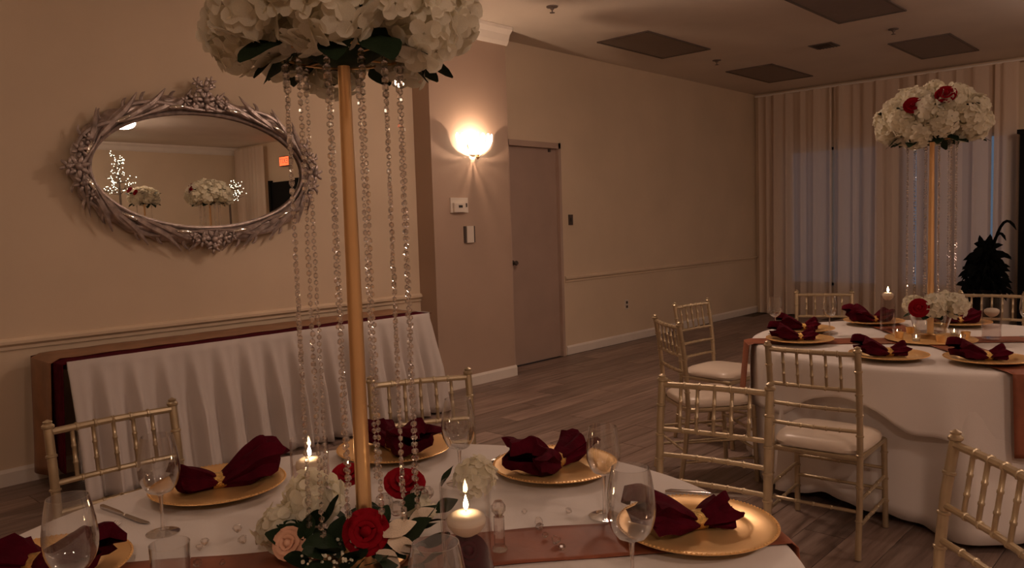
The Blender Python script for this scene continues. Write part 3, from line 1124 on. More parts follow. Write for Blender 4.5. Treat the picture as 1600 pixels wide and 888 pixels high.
def napkin_mesh(seed, big=1.0, small=0.5, hgt=1.0):
    rr = random.Random(seed)
    ph = [rr.uniform(0, 6.28) for _ in range(5)]
    Lb, Ls = 0.135 * big, 0.105 * small

    def fn(u, v):
        a = 2 * PI * v
        s_ = -1 + 2 * u                       # -1 wide fan end .. 0.0 ring .. 1 short end
        if s_ < 0:
            k_ = -s_
            w = 0.019 + 0.066 * k_ ** 0.6
            h_ = 0.014 + 0.028 * S(PI * min(1, k_ * 0.62)) * hgt
            x_ = -Lb * k_
        else:
            k_ = s_
            w = 0.019 + 0.040 * k_ ** 0.6
            h_ = 0.014 + 0.018 * k_ ** 0.6 * hgt
            x_ = Ls * k_
        endm = 1.0
        if abs(s_) > 0.93:
            endm = 0.80 if abs(s_) < 0.98 else 0.25
        fold = 1 + 0.16 * S(5 * a + ph[0] + 3 * s_) + 0.10 * S(9 * a + ph[1])
        jag = 1 + 0.16 * k_ * S(3 * a + ph[2]) + 0.08 * k_ * S(7 * a + ph[3])
        y_ = w * CO(a) * fold * (0.55 + 0.45 * endm)
        z_ = h_ * (1 + S(a) * fold * endm)
        z_ += 0.012 * k_ * max(0, S(2 * a + ph[4])) * hgt
        q_ = max(0.0, min(1.0, (math.hypot(x_ * jag, y_) - 0.090) / 0.035))
        return (x_ * jag, y_, max(0.0, z_) + 0.0125 * q_)
    return MB().surf(fn, 26, 30, False, True).mesh('napkin', 'burgundy_cloth')


NAP = [napkin_mesh(5, 1.05, 0.75), napkin_mesh(8, 1.15, 1.0, 1.35), napkin_mesh(13, 1.05, 1.1, 1.3)]
rg = MB()


def ringf(u, v):
    a, b_ = 2 * PI * u, v
    return ((b_ - 0.5) * 0.034, 0.0265 * CO(a), 0.0195 + 0.0195 * S(a))


rg.surf(ringf, 28, 6, True)
ring_me = rg.mesh('napkin_ring', 'gold_ring')


def setting(x, y, z, ang, kind, where, group, ringx=0.0):
    charger(x, y, z, 'round gold charger plate ' + where, 'gold charger plates ' + group)
    zz = z + 0.0062
    n = mobj('napkin', NAP[kind], None, (x, y, zz))
    n.rotation_euler = (0, 0, ang)
    tag(n, 'folded burgundy napkin on the gold plate ' + where, 'napkin', 'burgundy napkins ' + group)
    r_ = mobj('napkin_ring', ring_me, None, (x, y, zz - 0.001))
    r_.rotation_euler = (0, 0, ang)
    solid(r_, 0.002, 1)
    tag(r_, 'woven gold napkin ring around the napkin ' + where, 'napkin ring', 'gold napkin rings ' + group)


def dirang(p, q, z=0.79):
    a, b_ = at(*p, z), at(*q, z)
    return math.atan2(b_.y - a.y, b_.x - a.x)


PZ = TZ + 0.0085
G1 = 'on the near table'
setting(1.00, 2.06, PZ, dirang((437, 750), (275, 780)), 1, 'nearest to the gold chair by the buffet', G1)
setting(1.70, 1.43, PZ, dirang((815, 745), (930, 700)), 2, 'behind the large front candle to its right', G1)
setting(1.55, 0.89, PZ, dirang((1000, 845), (1175, 822)), 0, 'in the lower right foreground', G1)
setting(1.53, 1.95, PZ, dirang((665, 725), (600, 700)), 2, 'behind the tall gold pole', G1)
setting(0.49, 1.84, PZ, dirang((180, 880), (20, 868)), 0, 'in the lower left corner of the photo', G1)
G2 = 'on the far table'
FZ = TZ + 0.0175
for a_, k_, wh in ((180, 0, 'at the far table beside the empty ivory seat'),
                   (128, 0, 'at the left front of the far table'),
                   (92, 0, 'at the far left of the far table'),
                   (42, 1, 'behind the lit candle of the far table'),
                   (2, 1, 'behind the unlit candle of the far table'),
                   (-146, 0, 'at the right end of the far table')):
    a = R(a_)
    setting(FT.x + 0.70 * CO(a), FT.y + 0.70 * S(a), FZ, R(-52) if a_ != 42 else R(-40), k_, wh, G2)

# cutlery
kb = MB()
kb.tube([(-0.115, 0, 0.004), (-0.10, 0, 0.0045), (-0.02, 0, 0.0045), (0.0, 0, 0.004)], [0.006, 0.0095, 0.0075, 0.005], 8, False, 0.4)
knife_handle = kb.mesh('knife_handle', 'steel')
kb = MB().add([(0.0, -0.006, 0.003), (0.09, -0.009, 0.0025), (0.115, 0.003, 0.0025), (0.10, 0.007, 0.0025), (0.0, 0.006, 0.003),
               (0.0, -0.006, 0.005), (0.09, -0.009, 0.0035), (0.115, 0.003, 0.0035), (0.10, 0.007, 0.0035), (0.0, 0.006, 0.005)],
              [(0, 4, 3, 2, 1), (5, 6, 7, 8, 9)] + [(i, (i + 1) % 5, 5 + (i + 1) % 5, 5 + i) for i in range(5)])
knife_blade = kb.mesh('knife_blade', 'steel', False)
fkm = MB()
fkm.tube([(-0.11, 0, 0.004), (-0.09, 0, 0.004), (0.0, 0, 0.008), (0.03, 0, 0.006)], [0.007, 0.006, 0.003, 0.004], 7, False, 0.45)
fork_handle = fkm.mesh('fork_handle', 'steel')
fkm = MB()
fkm.box((0.04, 0, 0.0045), (0.022, 0.022, 0.002))
for k in range(4):
    fkm.tube([(0.05, -0.009 + 0.006 * k, 0.0045), (0.075, -0.009 + 0.006 * k, 0.004), (0.09, -0.009 + 0.006 * k, 0.007)], [0.0018, 0.0016, 0.0008], 5)
fork_head = fkm.mesh('fork_tines', 'steel')


def cutlery(kind, p, ang, label):
    t_ = thing('table_' + kind, label, kind, (p.x, p.y, TZ + 0.001), ang, 'cutlery on the near table')
    if kind == 'knife':
        mobj('handle', knife_handle, t_)
        mobj('blade', knife_blade, t_)
    else:
        mobj('handle', fork_handle, t_)
        mobj('tines', fork_head, t_)


a, b_ = Vector((0.735, 2.20, 0)), Vector((0.77, 1.95, 0))
cutlery('knife', (a + b_) / 2, math.atan2(b_.y - a.y, b_.x - a.x), 'steel knife lying left of the wine glass on the left of the near table')
cutlery('fork', Vector((0.655, 1.975, 0)), R(40), 'steel fork beside the gold plate in the lower left corner')
a, b_ = at(1110, 787, TZ), at(1156, 789, TZ)
cutlery('knife', (a + b_) / 2 + (a - b_).normalized() * 0.03 + Vector((0.045, 0.03, 0)), math.atan2(b_.y - a.y, b_.x - a.x), 'shiny steel knife behind the gold plate in the lower right foreground')
a, b_ = at(752, 737, TZ), at(778, 720, TZ)
cutlery('fork', (a + b_) / 2, math.atan2(b_.y - a.y, b_.x - a.x), 'shiny steel fork beside the gold plate right of the front candle')

# ------------------------------------------------------------------ glassware
def glass_meshes(H, rb, rr, sh, n=28):
    """wine glass: bowl (outer and inner wall), stem, foot"""
    zb = sh
    hb = H - sh
    prof = []
    for k in range(13):
        s_ = k / 12
        if s_ < 0.45:
            r_ = rb * math.sqrt(max(0, 1 - (1 - s_ / 0.45) ** 2)) ** 0.9
        else:
            r_ = rb + (rr - rb) * ((s_ - 0.45) / 0.55) ** 1.6
        prof.append((max(0.003, r_), zb + hb * s_))
    inner = [(max(0.001, r_ - 0.0014), z + (0.003 if i == 0 else 0)) for i, (r_, z) in enumerate(prof)]
    bowl = MB().lathe(prof + inner[::-1], n, cap=False).mesh('bowl', 'clear_glass')
    stem = MB().lathe([(0.006, 0.006), (0.0042, 0.02), (0.0038, sh * 0.6), (0.0050, sh - 0.006), (0.0065, sh + 0.002)], 12).mesh('stem', 'crystal')
    foot = MB().lathe([(0.0385, 0.0), (0.0388, 0.0015), (0.020, 0.0035), (0.006, 0.008), (0.006, 0.004), (0.02, 0.0005), (0.0385, 0.0)], n, cap=False).mesh('foot', 'clear_glass')
    return bowl, stem, foot


WINE = glass_meshes(0.238, 0.0475, 0.036, 0.092)
WINE2 = glass_meshes(0.222, 0.041, 0.034, 0.10)


def wineglass(x, y, z, label, group, me=WINE):
    t_ = thing('wine_glass', label, 'glass', (x, y, z), 0, group)
    for nm, q in zip(('bowl', 'stem', 'foot'), me):
        mobj(nm, q, t_)


GZ = TZ + 0.0012
g1 = 'wine glasses on the near table'
wineglass(0.767, 1.88, GZ, 'empty wine glass left of the gold plate by the buffet side chair', g1)
wineglass(0.473, 1.571, GZ, 'wine glass standing in front of the burgundy napkin in the lower left corner', g1)
wineglass(0.757, 0.877, GZ, 'wine glass in the bottom foreground before the large candle', g1)
wineglass(1.217, 0.839, GZ + 0.008, 'wine glass overlapping the gold plate in the lower right foreground', g1)
wineglass(1.505, 1.115, GZ, 'smaller wine glass right of the middle gold plate on the near table', g1, WINE2)
wineglass(1.46, 1.575, GZ, 'wine glass right of the tall gold pole in front of a chair', g1)
t_ = thing('glass_tumbler', 'low clear tumbler at the bottom left beside the runner', 'glass', (0.61, 1.47, GZ))
MB().lathe([(0.001, 0.004), (0.030, 0.004), (0.0355, 0.132), (0.0368, 0.132), (0.033, 0.0), (0.001, 0.0)], 28).obj('tumbler_wall', 'clear_glass', t_)
g2 = 'wine glasses on the far table'
FG = TZ + 0.0165
for x, y, lab in ((4.46, 2.02, 'wine glass at the left end of the far table'),
                  (4.62, 1.76, 'wine glass left of the lit candle on the far table'),
                  (5.02, 0.84, 'wine glass right of the unlit candle on the far table'),
                  (4.86, 0.67, 'wine glass at the right edge of the far table'),
                  (4.30, 1.55, 'wine glass between the two front left napkins of the far table')):
    if x == 4.30:
        continue
    wineglass(x, y, FG, lab, g2, WINE2)


# ------------------------------------------------------------------ candles
def candle(x, y, z, r_, H, lit, where, zf=0.62):
    t_ = thing('glass_cylinder_vase', 'clear glass cylinder vase holding a floating candle ' + where, 'vase', (x, y, z), 0, 'glass candle cylinders')
    MB().lathe([(0.001, 0.006), (r_ - 0.003, 0.007), (r_ - 0.0028, H - 0.001), (r_ - 0.001, H), (r_, H - 0.001), (r_, 0.001), (0.001, 0.0)], 36).obj('glass_wall', 'vase_glass', t_)
    wz = H * zf
    MB().lathe([(0.001, 0.0075), (r_ - 0.0035, 0.008), (r_ - 0.0035, wz), (0.001, wz)], 32).obj('water', 'water', t_)
    c_ = thing('floating_candle', ('lit' if lit else 'unlit') + ' white floating candle in the glass cylinder ' + where, 'candle', (x, y, z + wz - 0.012), 0, 'floating candles')
    k_ = (r_ - 0.008) / 0.036
    MB().lathe([(0.001, -0.016), (0.012 * k_, -0.0145), (0.024 * k_, -0.006), (0.0315 * k_, 0.006), (0.0335 * k_, 0.017), (0.031 * k_, 0.024), (0.022 * k_, 0.030), (0.008 * k_, 0.0325), (0.001, 0.0325)], 24).obj('wax', 'wax', c_)
    MB().tube([(0, 0, 0.032), (0.001, 0, 0.042)], 0.001, 5).obj('wick', 'wick', c_)
    if lit:
        MB().lathe([(0.001, 0.037), (0.0042, 0.041), (0.0052, 0.046), (0.0038, 0.053), (0.0017, 0.060), (0.0004, 0.066)], 10).obj('flame', 'flame_light', c_)



p = at(779, 800, 0.855)
t_ = thing('crystal_column', 'slim clear glass column with a faceted top beside the front candle', 'decoration', (p.x, p.y, GZ + 0.006))
MB().lathe([(0.017, 0), (0.017, 0.006), (0.012, 0.012), (0.012, 0.075), (0.001, 0.075)], 8).obj('column', 'crystal', t_, smooth=False)
MB().lathe([(0.006, 0.075), (0.0155, 0.088), (0.0155, 0.100), (0.009, 0.110), (0.001, 0.112)], 8).obj('faceted_top', 'crystal', t_, smooth=False)

# ------------------------------------------------------------------ flowers
def petal4():
    vs_, fs = [], []
    for k in range(4):
        a = k * PI / 2
        rot = Matrix.Rotation(a, 3, 'Z')
        n = len(vs_)
        pts = []
        for j in range(9):
            t_ = 2 * PI * j / 9 + PI
            x_, y_ = 0.56 + 0.48 * CO(t_), 0.45 * S(t_)
            if j == 0:
                x_ = 0.05
            pts.append((x_, y_, 0.04 + 0.20 * (y_ * y_ / 0.2) ** 0.8 * 0.6 + 0.12 * x_ * x_))
        pts.append((0.55, 0.0, 0.05))
        vs_ += [tuple(rot @ Vector(q)) for q in pts]
        fs += [(n + j, n + (j + 1) % 9, n + 9) for j in range(9)]
    return vs_, fs


FV, FF = petal4()
floret_me = MB().add(FV, FF).mesh('floret', 'petal_white')


def head_matrices(rr, r_, n, axis, size, cover=-0.25):
    """florets spread over a rounded head whose outer side is axis"""
    out = []
    M0 = orient(axis)
    for k in range(n):
        z = 1 - (1 - cover) * (k + 0.5) / n
        a = k * 2.39996 + rr.uniform(-0.2, 0.2)
        q = math.sqrt(max(0, 1 - z * z))
        d_ = (M0 @ Vector((q * CO(a), q * S(a), z))).normalized()
        p_ = d_ * r_ * rr.uniform(0.88, 1.08)
        dd = (d_ + Vector((rr.uniform(-.35, .35), rr.uniform(-.35, .35), rr.uniform(-.35, .35)))).normalized()
        s_ = size * rr.uniform(0.82, 1.2)
        out.append(Matrix.Translation(p_) @ orient(dd) @ Matrix.Rotation(rr.uniform(0, 6.28), 4, 'Z') @ Matrix.Diagonal((s_, s_, s_, 1)))
    return out


def hydrangea(parent, c, r_, n, axis, size, seed, split):
    """split: every floret an object of its own"""
    rr = random.Random(seed)
    core = MB().ball((0, 0, 0), r_ * 0.72, 10, 7)
    ms = head_matrices(rr, r_, n, axis, size)
    if not split:
        for m_ in ms:
            core.add([m_ @ Vector(q) for q in FV], FF)
    h_ = core.obj('hydrangea_head', 'petal_white', parent, c)
    if split:
        for m_ in ms:
            mobj('floret', floret_me, h_, M=m_)
    return h_


def rose_petal(mat):
    mb = MB()

    def fn(u, v):
        a = (u - 0.5) * 1.9
        w = 0.35 + 0.75 * v ** 0.6
        r_ = 0.30 + 0.42 * v + 0.28 * v ** 4
        return (r_ * CO(a * w), r_ * S(a * w), -0.25 + 0.95 * v - 0.28 * v ** 5 - 0.10 * abs(u - 0.5) * v)
    mb.surf(fn, 5, 5)
    return mb.mesh('rose_petal', mat), mb


RP = {}
for m_ in ('petal_red', 'petal_cream', 'petal_peach', 'burgundy_cloth', 'petal_white'):
    RP[m_] = rose_petal(m_)


def rose(parent, c, r_, axis, mat, split=True, name='rose'):
    rr = random.Random(int(abs(c[0]) * 9999) + 7)
    core = MB().ball((0, 0, 0.12 * r_), (0.30 * r_, 0.30 * r_, 0.5 * r_), 8, 6, None)
    M0 = Matrix.Translation(c) @ orient(axis)
    ms = []
    for ring, (n, s_, zz, tilt) in enumerate(((5, 1.0, -0.05, 0.25), (4, 0.74, 0.1, 0.05), (3, 0.48, 0.2, -0.05))):
        for k in range(n):
            a = 2 * PI * k / n + ring * 0.7 + rr.uniform(-.15, .15)
            ms.append(Matrix.Rotation(a, 4, 'Z') @ Matrix.Rotation(tilt + rr.uniform(-.08, .12), 4, 'Y') @ Matrix.Translation((0, 0, zz * r_)) @ Matrix.Scale(r_ * s_, 4))
    if not split:
        for m_ in ms:
            core.add([m_ @ Vector(q) for q in RP[mat][1].v], RP[mat][1].f)
    o = core.obj(name, mat, parent)
    o.matrix_local = M0
    if split:
        for m_ in ms:
            mobj('petal', RP[mat][0], o, M=m_)
    return o


def leafmesh(mat, L=1.0, W=0.42):
    def fn(u, v):
        w = W * (S(PI * min(1, v * 0.93 + 0.05))) ** 0.8 * (1 - 0.25 * v)
        t1 = (u - 0.5) * 2
        return (t1 * w, L * v, 0.10 * abs(t1) * w - 0.16 * v * v + 0.02 * S(9 * v) * t1)
    return MB().surf(fn, 4, 7).mesh('leaf', mat)


LEAF = leafmesh('leaf_green')
PLEAF = leafmesh('plant_dark', 1.0, 0.16)


def leaf(parent, c, d_, L, roll=0.0, me=None, name='leaf'):
    z = Vector((0, 0, 1))
    y_ = Vector(d_).normalized()
    x_ = y_.cross(z)
    x_ = x_.normalized() if x_.length > 1e-3 else Vector((1, 0, 0))
    zz = x_.cross(y_)
    M_ = Matrix.Translation(c) @ Matrix((x_, y_, zz)).transposed().to_4x4() @ Matrix.Rotation(roll, 4, 'Y') @ Matrix.Scale(L, 4)
    return mobj(name, me or LEAF, parent, M=M_)


candle(1.03, 1.098, GZ + 0.006, 0.050, 0.208, True, 'in front on the near table')
t_ = thing('refraction_rose', 'added burgundy rose imitating the dark refraction in the front glass cylinder', 'flower', (1.03, 1.098, GZ + 0.015))  # added rose; its dark colour stands in for refraction through the water
for k, (x, y, z, r_) in enumerate(((0, 0, 0.055, 0.040), (0.012, -0.012, 0.030, 0.034), (-0.012, 0.01, 0.028, 0.034))):
    rose(t_, Vector((x, y, z)), r_, (-0.3 + 0.3 * k, -0.5, 0.6), 'burgundy_cloth', True, 'bloom')
MB().tube([(0, 0, 0.0), (0.003, 0.002, 0.03)], 0.003, 6).obj('stem', 'leaf_green', t_)
for k in range(6):
    a = k * 1.05
    leaf(t_, (0.012 * CO(a), 0.012 * S(a), 0.004), (CO(a) * .6, S(a) * .6, 0.55), 0.034, 0.3)
candle(1.045, 1.668, GZ, 0.046, 0.205, True, 'behind the white hydrangea on the near table', 0.66)
candle(4.92, 1.53, FG + 0.001, 0.042, 0.24, True, 'on the far table', 0.86)
candle(4.86, 0.98, FG + 0.002, 0.048, 0.22, False, 'on the right part of the far table', 0.66)

bead_mb = MB().lathe([(0.001, -1.0), (0.80, -0.42), (0.80, 0.42), (0.001, 1.0)], 6)
bead_me = bead_mb.mesh('bead', 'crystal', False)


def centerpiece(c, zt, z0, label, near, cat='centerpiece', ballr=(0.205, 0.15), seed=1, strands=12):
    t_ = thing('tall_flower_stand', label, cat, (c.x, c.y, z0))
    rr = random.Random(seed)
    H = zt - z0
    MB().lathe([(0.09, 0.0), (0.09, 0.008), (0.07, 0.014), (0.03, 0.022), (0.02, 0.04)], 32).obj('base_plate', 'gold_pole', t_)
    MB().lathe([(0.017, 0.02), (0.0165, 0.1), (0.0155, H * 0.5), (0.0125, H * 0.98), (0.020, H), (0.03, H + 0.01)], 20).obj('pole', 'gold_pole', t_)
    MB().tube([(0.125 * CO(2 * PI * k / 40), 0.125 * S(2 * PI * k / 40), H - 0.005) for k in range(40)], 0.0028, 6, True).obj('hanging_ring', 'gold_pole', t_)
    for k in range(4):
        a = k * PI / 2
        MB().tube([(0.01 * CO(a), 0.01 * S(a), H - 0.005), (0.125 * CO(a), 0.125 * S(a), H - 0.005)], 0.0022, 6).obj('ring_spoke', 'gold_pole', t_)
    # foam core under the flowers
    MB().ball((0, 0, H + 0.085), (ballr[0] * 0.62, ballr[0] * 0.62, ballr[1] * 0.75), 14, 8).obj('foam_core', 'leaf_green', t_)
    # hydrangea heads over a flattened dome
    cz = H + 0.075
    cd = Vector((-c.x, -c.y, 0)).normalized()
    sd = Vector((-cd.y, cd.x, 0))            # towards the right when seen from the camera
    spots = []
    for dg in (-68, -22, 62, 118, 180, -122):
        a = R(dg)
        d_ = (cd * CO(a) + sd * S(a) + Vector((0, 0, -0.25))).normalized()
        rb = 0.155 * ballr[0] / 0.205
        spots.append((d_, Vector((d_.x * rb, d_.y * rb, H + 0.045))))
    nh = 27
    for k in range(nh):
        z = 1 - 1.42 * (k + 0.5) / nh
        a = k * 2.39996 + 0.5 + seed
        q = math.sqrt(1 - z * z)
        d_ = Vector((q * CO(a), q * S(a), z))
        spots.append((d_, Vector((d_.x * ballr[0], d_.y * ballr[0], cz + d_.z * ballr[1]))))
    used = 0
    for k, (d_, p_) in enumerate(spots):
        w = Vector((c.x, c.y, z0)) + p_
        px = proj(w)
        front = (CAM - w).dot(d_) > -0.12
        split = near and px and px[1] > -35 and front and used < 15
        if split:
            used += 1
        hydrangea(t_, p_, 0.062, 20 if near else 22, d_, 0.036 if near else 0.030, seed * 50 + k, split)
    nlf = 13
    for k in range(nlf):
        a = 2 * PI * k / nlf + rr.uniform(-.15, .15)
        r_ = rr.uniform(0.09, 0.17)
        leaf(t_, (r_ * CO(a), r_ * S(a), H + 0.002), (CO(a), S(a), rr.uniform(-0.75, -0.15)), rr.uniform(0.075, 0.115), rr.uniform(-.4, .4))
    for k in range(8):
        a = 2 * PI * k / 8 + 0.4
        leaf(t_, (0.19 * CO(a), 0.19 * S(a), cz + 0.06), (CO(a), S(a), 0.25), 0.08, rr.uniform(-.5, .5))
    rose(t_, Vector((0, 0, H + 0.03)) + cd * 0.05, 0.035, cd + Vector((0, 0, -.4)), 'petal_red', near)
    if not near:
        rose(t_, cd * 0.225 - sd * 0.09 + Vector((0, 0, cz + 0.075)), 0.045, cd + Vector((0, 0, .4)), 'petal_red', False)
        rose(t_, cd * 0.20 + sd * 0.06 + Vector((0, 0, cz + 0.12)), 0.05, cd + Vector((0, 0, .6)), 'petal_red', False)
    # crystal strands
    base_a = math.atan2(cd.y, cd.x)
    pitch = 0.0150
    for k in range(strands):
        a = base_a + R(15) + 2 * PI * k / strands + rr.uniform(-.04, .04)
        r_ = 0.120 + rr.uniform(-.006, .004)
        x, y = r_ * CO(a), r_ * S(a)
        ztop = H - 0.012
        zbot = rr.uniform(0.08, 0.16) if near else rr.uniform(0.14, 0.2)
        n = int((ztop - zbot) / pitch)
        st = MB().tube([(0, 0, 0), (0, 0, -(ztop - zbot))], 0.0006, 4)
        individual = near and k in (0, 11, 1, 10)
        mats_ = []
        for j in range(n):
            big = 1.0 if j > 3 else 1.45
            s_ = 0.0064 * big * (1.35 if j >= n - 2 else 1.0) * rr.uniform(0.85, 1.1)
            mats_.append(Matrix.Translation((rr.uniform(-.0012, .0012), rr.uniform(-.0012, .0012), -pitch * (j + 0.7))) @ Matrix.Rotation(rr.uniform(0, 6.28), 4, 'Z') @ Matrix.Diagonal((s_, s_, s_ * 1.08, 1)))
        if not individual:
            for m_ in mats_:
                st.add([m_ @ Vector(q) for q in bead_mb.v], bead_mb.f)
        so = st.obj('crystal_strand', 'crystal', t_, (x, y, ztop), smooth=False)
        if individual:
            for m_ in mats_:
                mobj('bead', bead_me, so, M=m_)
        else:
            so['kind'] = 'stuff'
    return t_


centerpiece(NT, 1.835, TZ + 0.0075, 'tall gold flower stand with white hydrangeas and hanging crystal strands on the near table', True, seed=1)
centerpiece(FT, 1.875, TZ + 0.018, 'tall gold flower stand with a white hydrangea dome on the far table', False, seed=3, ballr=(0.22, 0.15))
# third table, seen only in the mirror
round_table(RT, 'round table carrying the flower stand that only shows in the mirror')
cloth('tablecloth', RT, TR, TZ, lambda a: 0.035, 20, 0.035, 9, 'white_cloth', 'white tablecloth of the round table that only shows in the mirror', nu=120)
centerpiece(RT, 1.99, TZ + 0.003, 'flower stand with white and red blooms seen in the mirror', False, seed=5, ballr=(0.17, 0.12), strands=6)

# flowers around the foot of the near stand
NC = Vector((NT.x, NT.y, TZ + 0.008))
t_ = thing('flower_arrangement', 'white hydrangea and red rose arrangement around the foot of the near gold pole', 'flowers', NC)


def loc(px, py, z):
    return at(px, py, z) - NC


hydrangea(t_, loc(490, 785, 0.86), 0.058, 30, (-.35, -.3, .8), 0.030, 301, True)
hydrangea(t_, loc(436, 826, 0.82), 0.040, 20, (-.6, -.1, .6), 0.028, 302, True)
hydrangea(t_, loc(742, 748, 0.83), 0.045, 22, (-.2, -.3, .8), 0.026, 303, True)
hydrangea(t_, loc(655, 800, 0.80), 0.030, 14, (-.2, -.4, .6), 0.022, 304, True)
rose(t_, loc(572, 832, 0.845), 0.047, (-.55, -.65, .45), 'petal_red')
rose(t_, loc(632, 757, 0.845), 0.050, (-.2, -.4, .8), 'petal_red')
rose(t_, loc(543, 742, 0.84), 0.040, (-.3, -.3, .8), 'petal_red')
rose(t_, loc(452, 850, 0.825), 0.034, (-.7, -.5, .5), 'petal_peach')
for (x, y, z, dx, dy, dz, L) in ((598, 838, 0.84, .62, -.30, .25, .075), (606, 846, 0.83, .55, -.62, -.25, .07), (590, 862, 0.815, .1, -.8, -.2, .06), (640, 815, .82, .6, -.4, .4, .06)):
    p = loc(x, y, z)
    lf = leaf(t_, p, (dx, dy, dz), L, 0.5, leafmesh('petal_cream', 1, 0.34), 'lily_petal')
rl = random.Random(21)
for k in range(44):
    a = 2 * PI * k / 44 + rl.uniform(-.1, .1)
    r_ = rl.uniform(0.03, 0.15)
    leaf(t_, (r_ * CO(a), r_ * S(a), rl.uniform(0.012, 0.055)), (CO(a) + rl.uniform(-.4, .4), S(a) + rl.uniform(-.4, .4), rl.uniform(0.05, 0.8)), rl.uniform(0.055, 0.085), rl.uniform(-.7, .7))
for (x, y, z, dz) in ((497, 822, .84, 1.2), (478, 845, .83, .9), (512, 812, .85, 1.0), (520, 850, .82, .6), (540, 870, .80, .3), (630, 800, .82, .5), (680, 800, .80, .3), (690, 760, .82, .6)):
    leaf(t_, loc(x, y, z), (rl.uniform(-.5, .5), rl.uniform(-.6, .2), dz), 0.06, rl.uniform(-.5, .5))
bb = MB()
for k in range(46):
    p = loc(rl.uniform(470, 560), rl.uniform(835, 888), rl.uniform(0.80, 0.835))
    bb.ball(p, rl.uniform(0.0025, 0.005), 6, 4)
bo = bb.obj('babys_breath', 'petal_white', t_)
bo['kind'] = 'stuff'
for (x, y, z, r_) in ((600, 785, 0.835, .022), (620, 795, 0.83, .018), (655, 775, 0.835, .024), (585, 800, 0.84, .015), (668, 770, .83, .016)):
    MB().ball(loc(x, y, z), r_, 9, 6).obj('crystal_ball', 'crystal', t_, smooth=False)
# loose acrylic gems on the cloth
gem_me = MB().lathe([(0.001, 0.0), (0.006, 0.004), (0.0105, 0.011), (0.0075, 0.016), (0.001, 0.0165)], 7).mesh('acrylic_gem', 'crystal', False)
for k, (x, y) in enumerate(((852, 838), (866, 848), (845, 826), (878, 858), (820, 800), (836, 815), (320, 850), (312, 858), (352, 878), (371, 830), (402, 848), (886, 800), (770, 795), (383, 846), (310, 878))):
    p = at(x, y, TZ + 0.012)
    o = mobj('acrylic_gem', gem_me, None, (p.x, p.y, TZ + 0.0075))
    o.rotation_euler = (0.5 * (k % 3), 0, k * 1.3)
    s_ = 0.75 + 0.25 * ((k * 7) % 4) / 2
    o.scale = (s_, s_, s_)
    tag(o, 'small clear acrylic gem ' + ('on the copper runner right of the front candle' if k < 4 else 'on the white cloth right of the front candle' if k in (4, 5, 11, 12) else 'on the near cloth left of the white hydrangea'),
        'gem', 'acrylic gems scattered on the near table')

# flowers, mirror tray and tealights around the far stand
FC = Vector((FT.x, FT.y, TZ + 0.017))
t_ = thing('flower_arrangement', 'white blooms and a red rose around the foot of the far gold pole', 'flowers', FC)
cdv = Vector((-FT.x, -FT.y, 0)).normalized()
sdv = Vector((-cdv.y, cdv.x, 0))
for k, (s_, f_, z, r_) in enumerate(((0.02, 0.10, .19, .055), (0.12, 0.06, .19, .055), (0.07, -.05, .20, .05), (-.08, -.03, .18, .05))):
    hydrangea(t_, sdv * s_ + cdv * f_ + Vector((0, 0, z)), r_, 22, (cdv.x, cdv.y, 0.5), 0.028, 400 + k, False)
rose(t_, sdv * -0.055 + cdv * 0.15 + Vector((0, 0, .185)), 0.05, (cdv.x, cdv.y, 0.3), 'petal_red', True)
for k in range(10):
    a = 2 * PI * k / 10
    leaf(t_, (0.06 * CO(a), 0.06 * S(a), 0.15), (CO(a), S(a), rl.uniform(-.3, .2)), 0.08, rl.uniform(-.5, .5))
vz = MB().lathe([(0.075, 0.04), (0.08, 0.06), (0.11, 0.15), (0.112, 0.15), (0.083, 0.058), (0.078, 0.038)], 24)
vz.obj('glass_bowl', 'clear_glass', t_)
tp = MB().lathe([(0.001, 0.0), (0.225, 0.0), (0.23, 0.004), (0.225, 0.008), (0.001, 0.008)], 40)
tr_ = tp.obj('mirror_tray', 'gold_plate', None, (FT.x, FT.y, TZ + 0.0165))
tag(tr_, 'round gold tray under the far flower stand', 'tray')
for k in range(9):
    a = 2 * PI * k / 9 + 0.2
    o = thing('votive_cup', ('small lit clear glass votive on the far gold tray' if k % 2 == 0 else 'small unlit gold votive cup on the far gold tray'), 'candle', (FT.x + 0.17 * CO(a), FT.y + 0.17 * S(a), TZ + 0.0255), 0, 'votives on the far tray')
    MB().lathe([(0.001, 0.001), (0.018, 0.001), (0.023, 0.035), (0.0245, 0.035), (0.020, 0.0), (0.001, 0.0)], 12).obj('cup', 'gold_plate' if k % 2 else 'clear_glass', o)
    MB().lathe([(0.001, 0.003), (0.016, 0.003), (0.017, 0.014), (0.001, 0.015)], 10).obj('wax', 'wax', o)
    if k % 2 == 0:
        MB().lathe([(0.0005, 0.016), (0.003, 0.021), (0.0022, 0.028), (0.0004, 0.034)], 8).obj('flame', 'votive_flame', o)

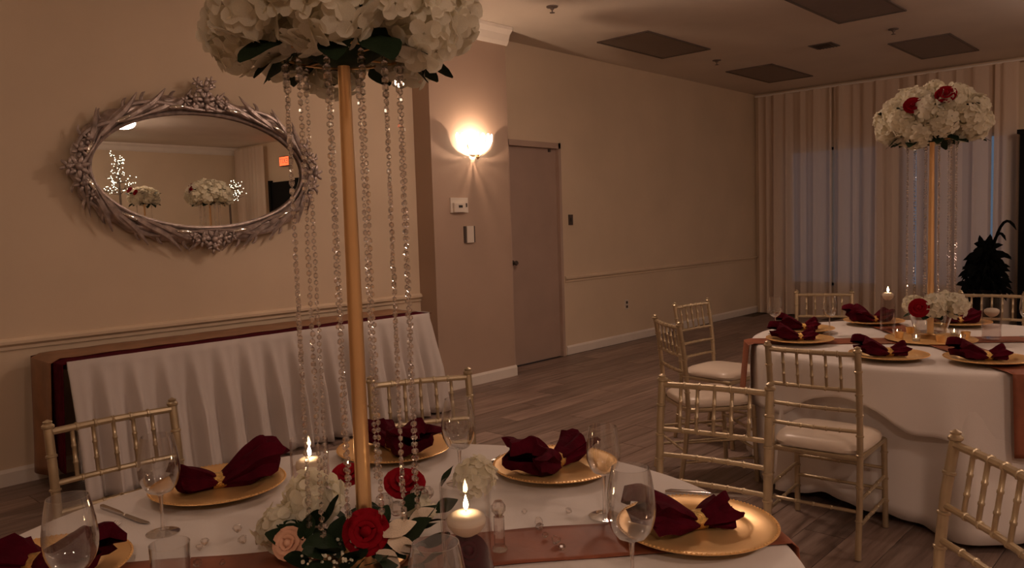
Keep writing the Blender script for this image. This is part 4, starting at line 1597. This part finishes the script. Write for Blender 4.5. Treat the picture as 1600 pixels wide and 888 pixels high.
# ------------------------------------------------------------------ dark potted plant behind the far table
PP = Vector((10.5, 2.18, 0.004))
t_ = thing('potted_plant', 'dark leafy potted plant with an arching frond before the sheer curtain', 'plant', PP)
MB().lathe([(0.11, 0.0), (0.13, 0.02), (0.16, 0.30), (0.19, 0.50), (0.20, 0.52), (0.20, 0.55), (0.17, 0.55), (0.16, 0.52), (0.001, 0.51)], 24).obj('pot', 'pot_dark', t_)
fo = MB()
rp = random.Random(8)
for k in range(420):
    a = rp.uniform(0, 2 * PI)
    el = rp.uniform(-0.5, 1.45)
    L = rp.uniform(0.12, 0.22)
    hz = rp.random()
    rb = 0.17 * (1 - hz * 0.75)
    base = Vector((rp.uniform(-rb, rb), rp.uniform(-rb, rb), 0.52 + 0.50 * hz))
    d_ = Vector((CO(a) * CO(el), S(a) * CO(el), S(el)))
    pts = [base + d_ * (L * j / 4) + Vector((0, 0, -0.10 * (j / 4) ** 2 * CO(el))) for j in range(5)]
    fo.tube(pts, [0.006, 0.030, 0.038, 0.026, 0.002], 5, False, 0.25)
fo.obj('foliage', 'plant_dark', t_)['kind'] = 'stuff'
for (dy, L, hz) in ((-0.30, 0.6, 1.34), (-0.20, 0.5, 1.20)):
    pts = []
    for j in range(12):
        s_ = j / 11
        pts.append(Vector((-.03, 0.06 + dy * s_ ** 1.2 * 1.0 - (0.06 if dy < 0 else 0), 0.6 + (hz - 0.6) * S(PI * min(1, s_ * 0.78) * 0.86) / S(PI * 0.5))))
    MB().tube(pts, [0.008] * 2 + [0.016] * 9 + [0.003], 6, False, 0.4).obj('frond', 'plant_dark', t_)

# ------------------------------------------------------------------ lighted trees seen in the mirror
def lit_tree(x, y, zlo, zhi, wid, label, seed, n):
    t_ = thing('lighted_tree', label, 'decoration', (x, y, 0.002))
    rr = random.Random(seed)
    MB().lathe([(0.16, 0), (0.16, 0.015), (0.05, 0.03), (0.03, 0.05)], 20).obj('stand', 'bark', t_)
    tm = MB().tube([(0, 0, 0.03), (0.01, 0, zlo * 0.5), (-0.01, 0.01, zlo), (0, 0, zlo + (zhi - zlo) * 0.6)], [0.03, 0.026, 0.02, 0.008], 8)
    tm.obj('trunk', 'bark', t_)
    bm_, bu = MB(), MB()
    nb = max(8, n // 6)
    for k in range(nb):
        z0_ = zlo + (zhi - zlo) * 0.75 * rr.random()
        a = rr.uniform(0, 2 * PI)
        f_ = (z0_ - zlo) / (zhi - zlo)
        ln = wid * (1.0 - 0.85 * f_) * rr.uniform(0.5, 1)
        tip = Vector((ln * CO(a), ln * S(a), z0_ + rr.uniform(0.05, 0.22) * (zhi - zlo)))
        st = Vector((0, 0, z0_))
        bm_.tube([st, st.lerp(tip, 0.5) + Vector((0, 0, -0.02)), tip], [0.008, 0.005, 0.002], 5)
        for j in range(6):
            p_ = st.lerp(tip, rr.uniform(0.3, 1.0)) + Vector((rr.uniform(-.07, .07), rr.uniform(-.07, .07), rr.uniform(-.05, .07)))
            bm_.tube([st.lerp(tip, 0.6), p_], [0.003, 0.0015], 4)
            bu.ball(p_, 0.0085, 6, 4)
    bm_.obj('twigs', 'bark', t_)['kind'] = 'stuff'
    bu.obj('fairy_lights', 'bulb_glow', t_)['kind'] = 'stuff'
    return t_


lit_tree(5.84, -4.5, 2.18, 3.12, 0.42, 'tall tree of white fairy lights in the left of the mirror', 2, 110)
lit_tree(7.98, -4.5, 2.15, 2.58, 0.46, 'low tree of white fairy lights in the middle of the mirror', 5, 80)
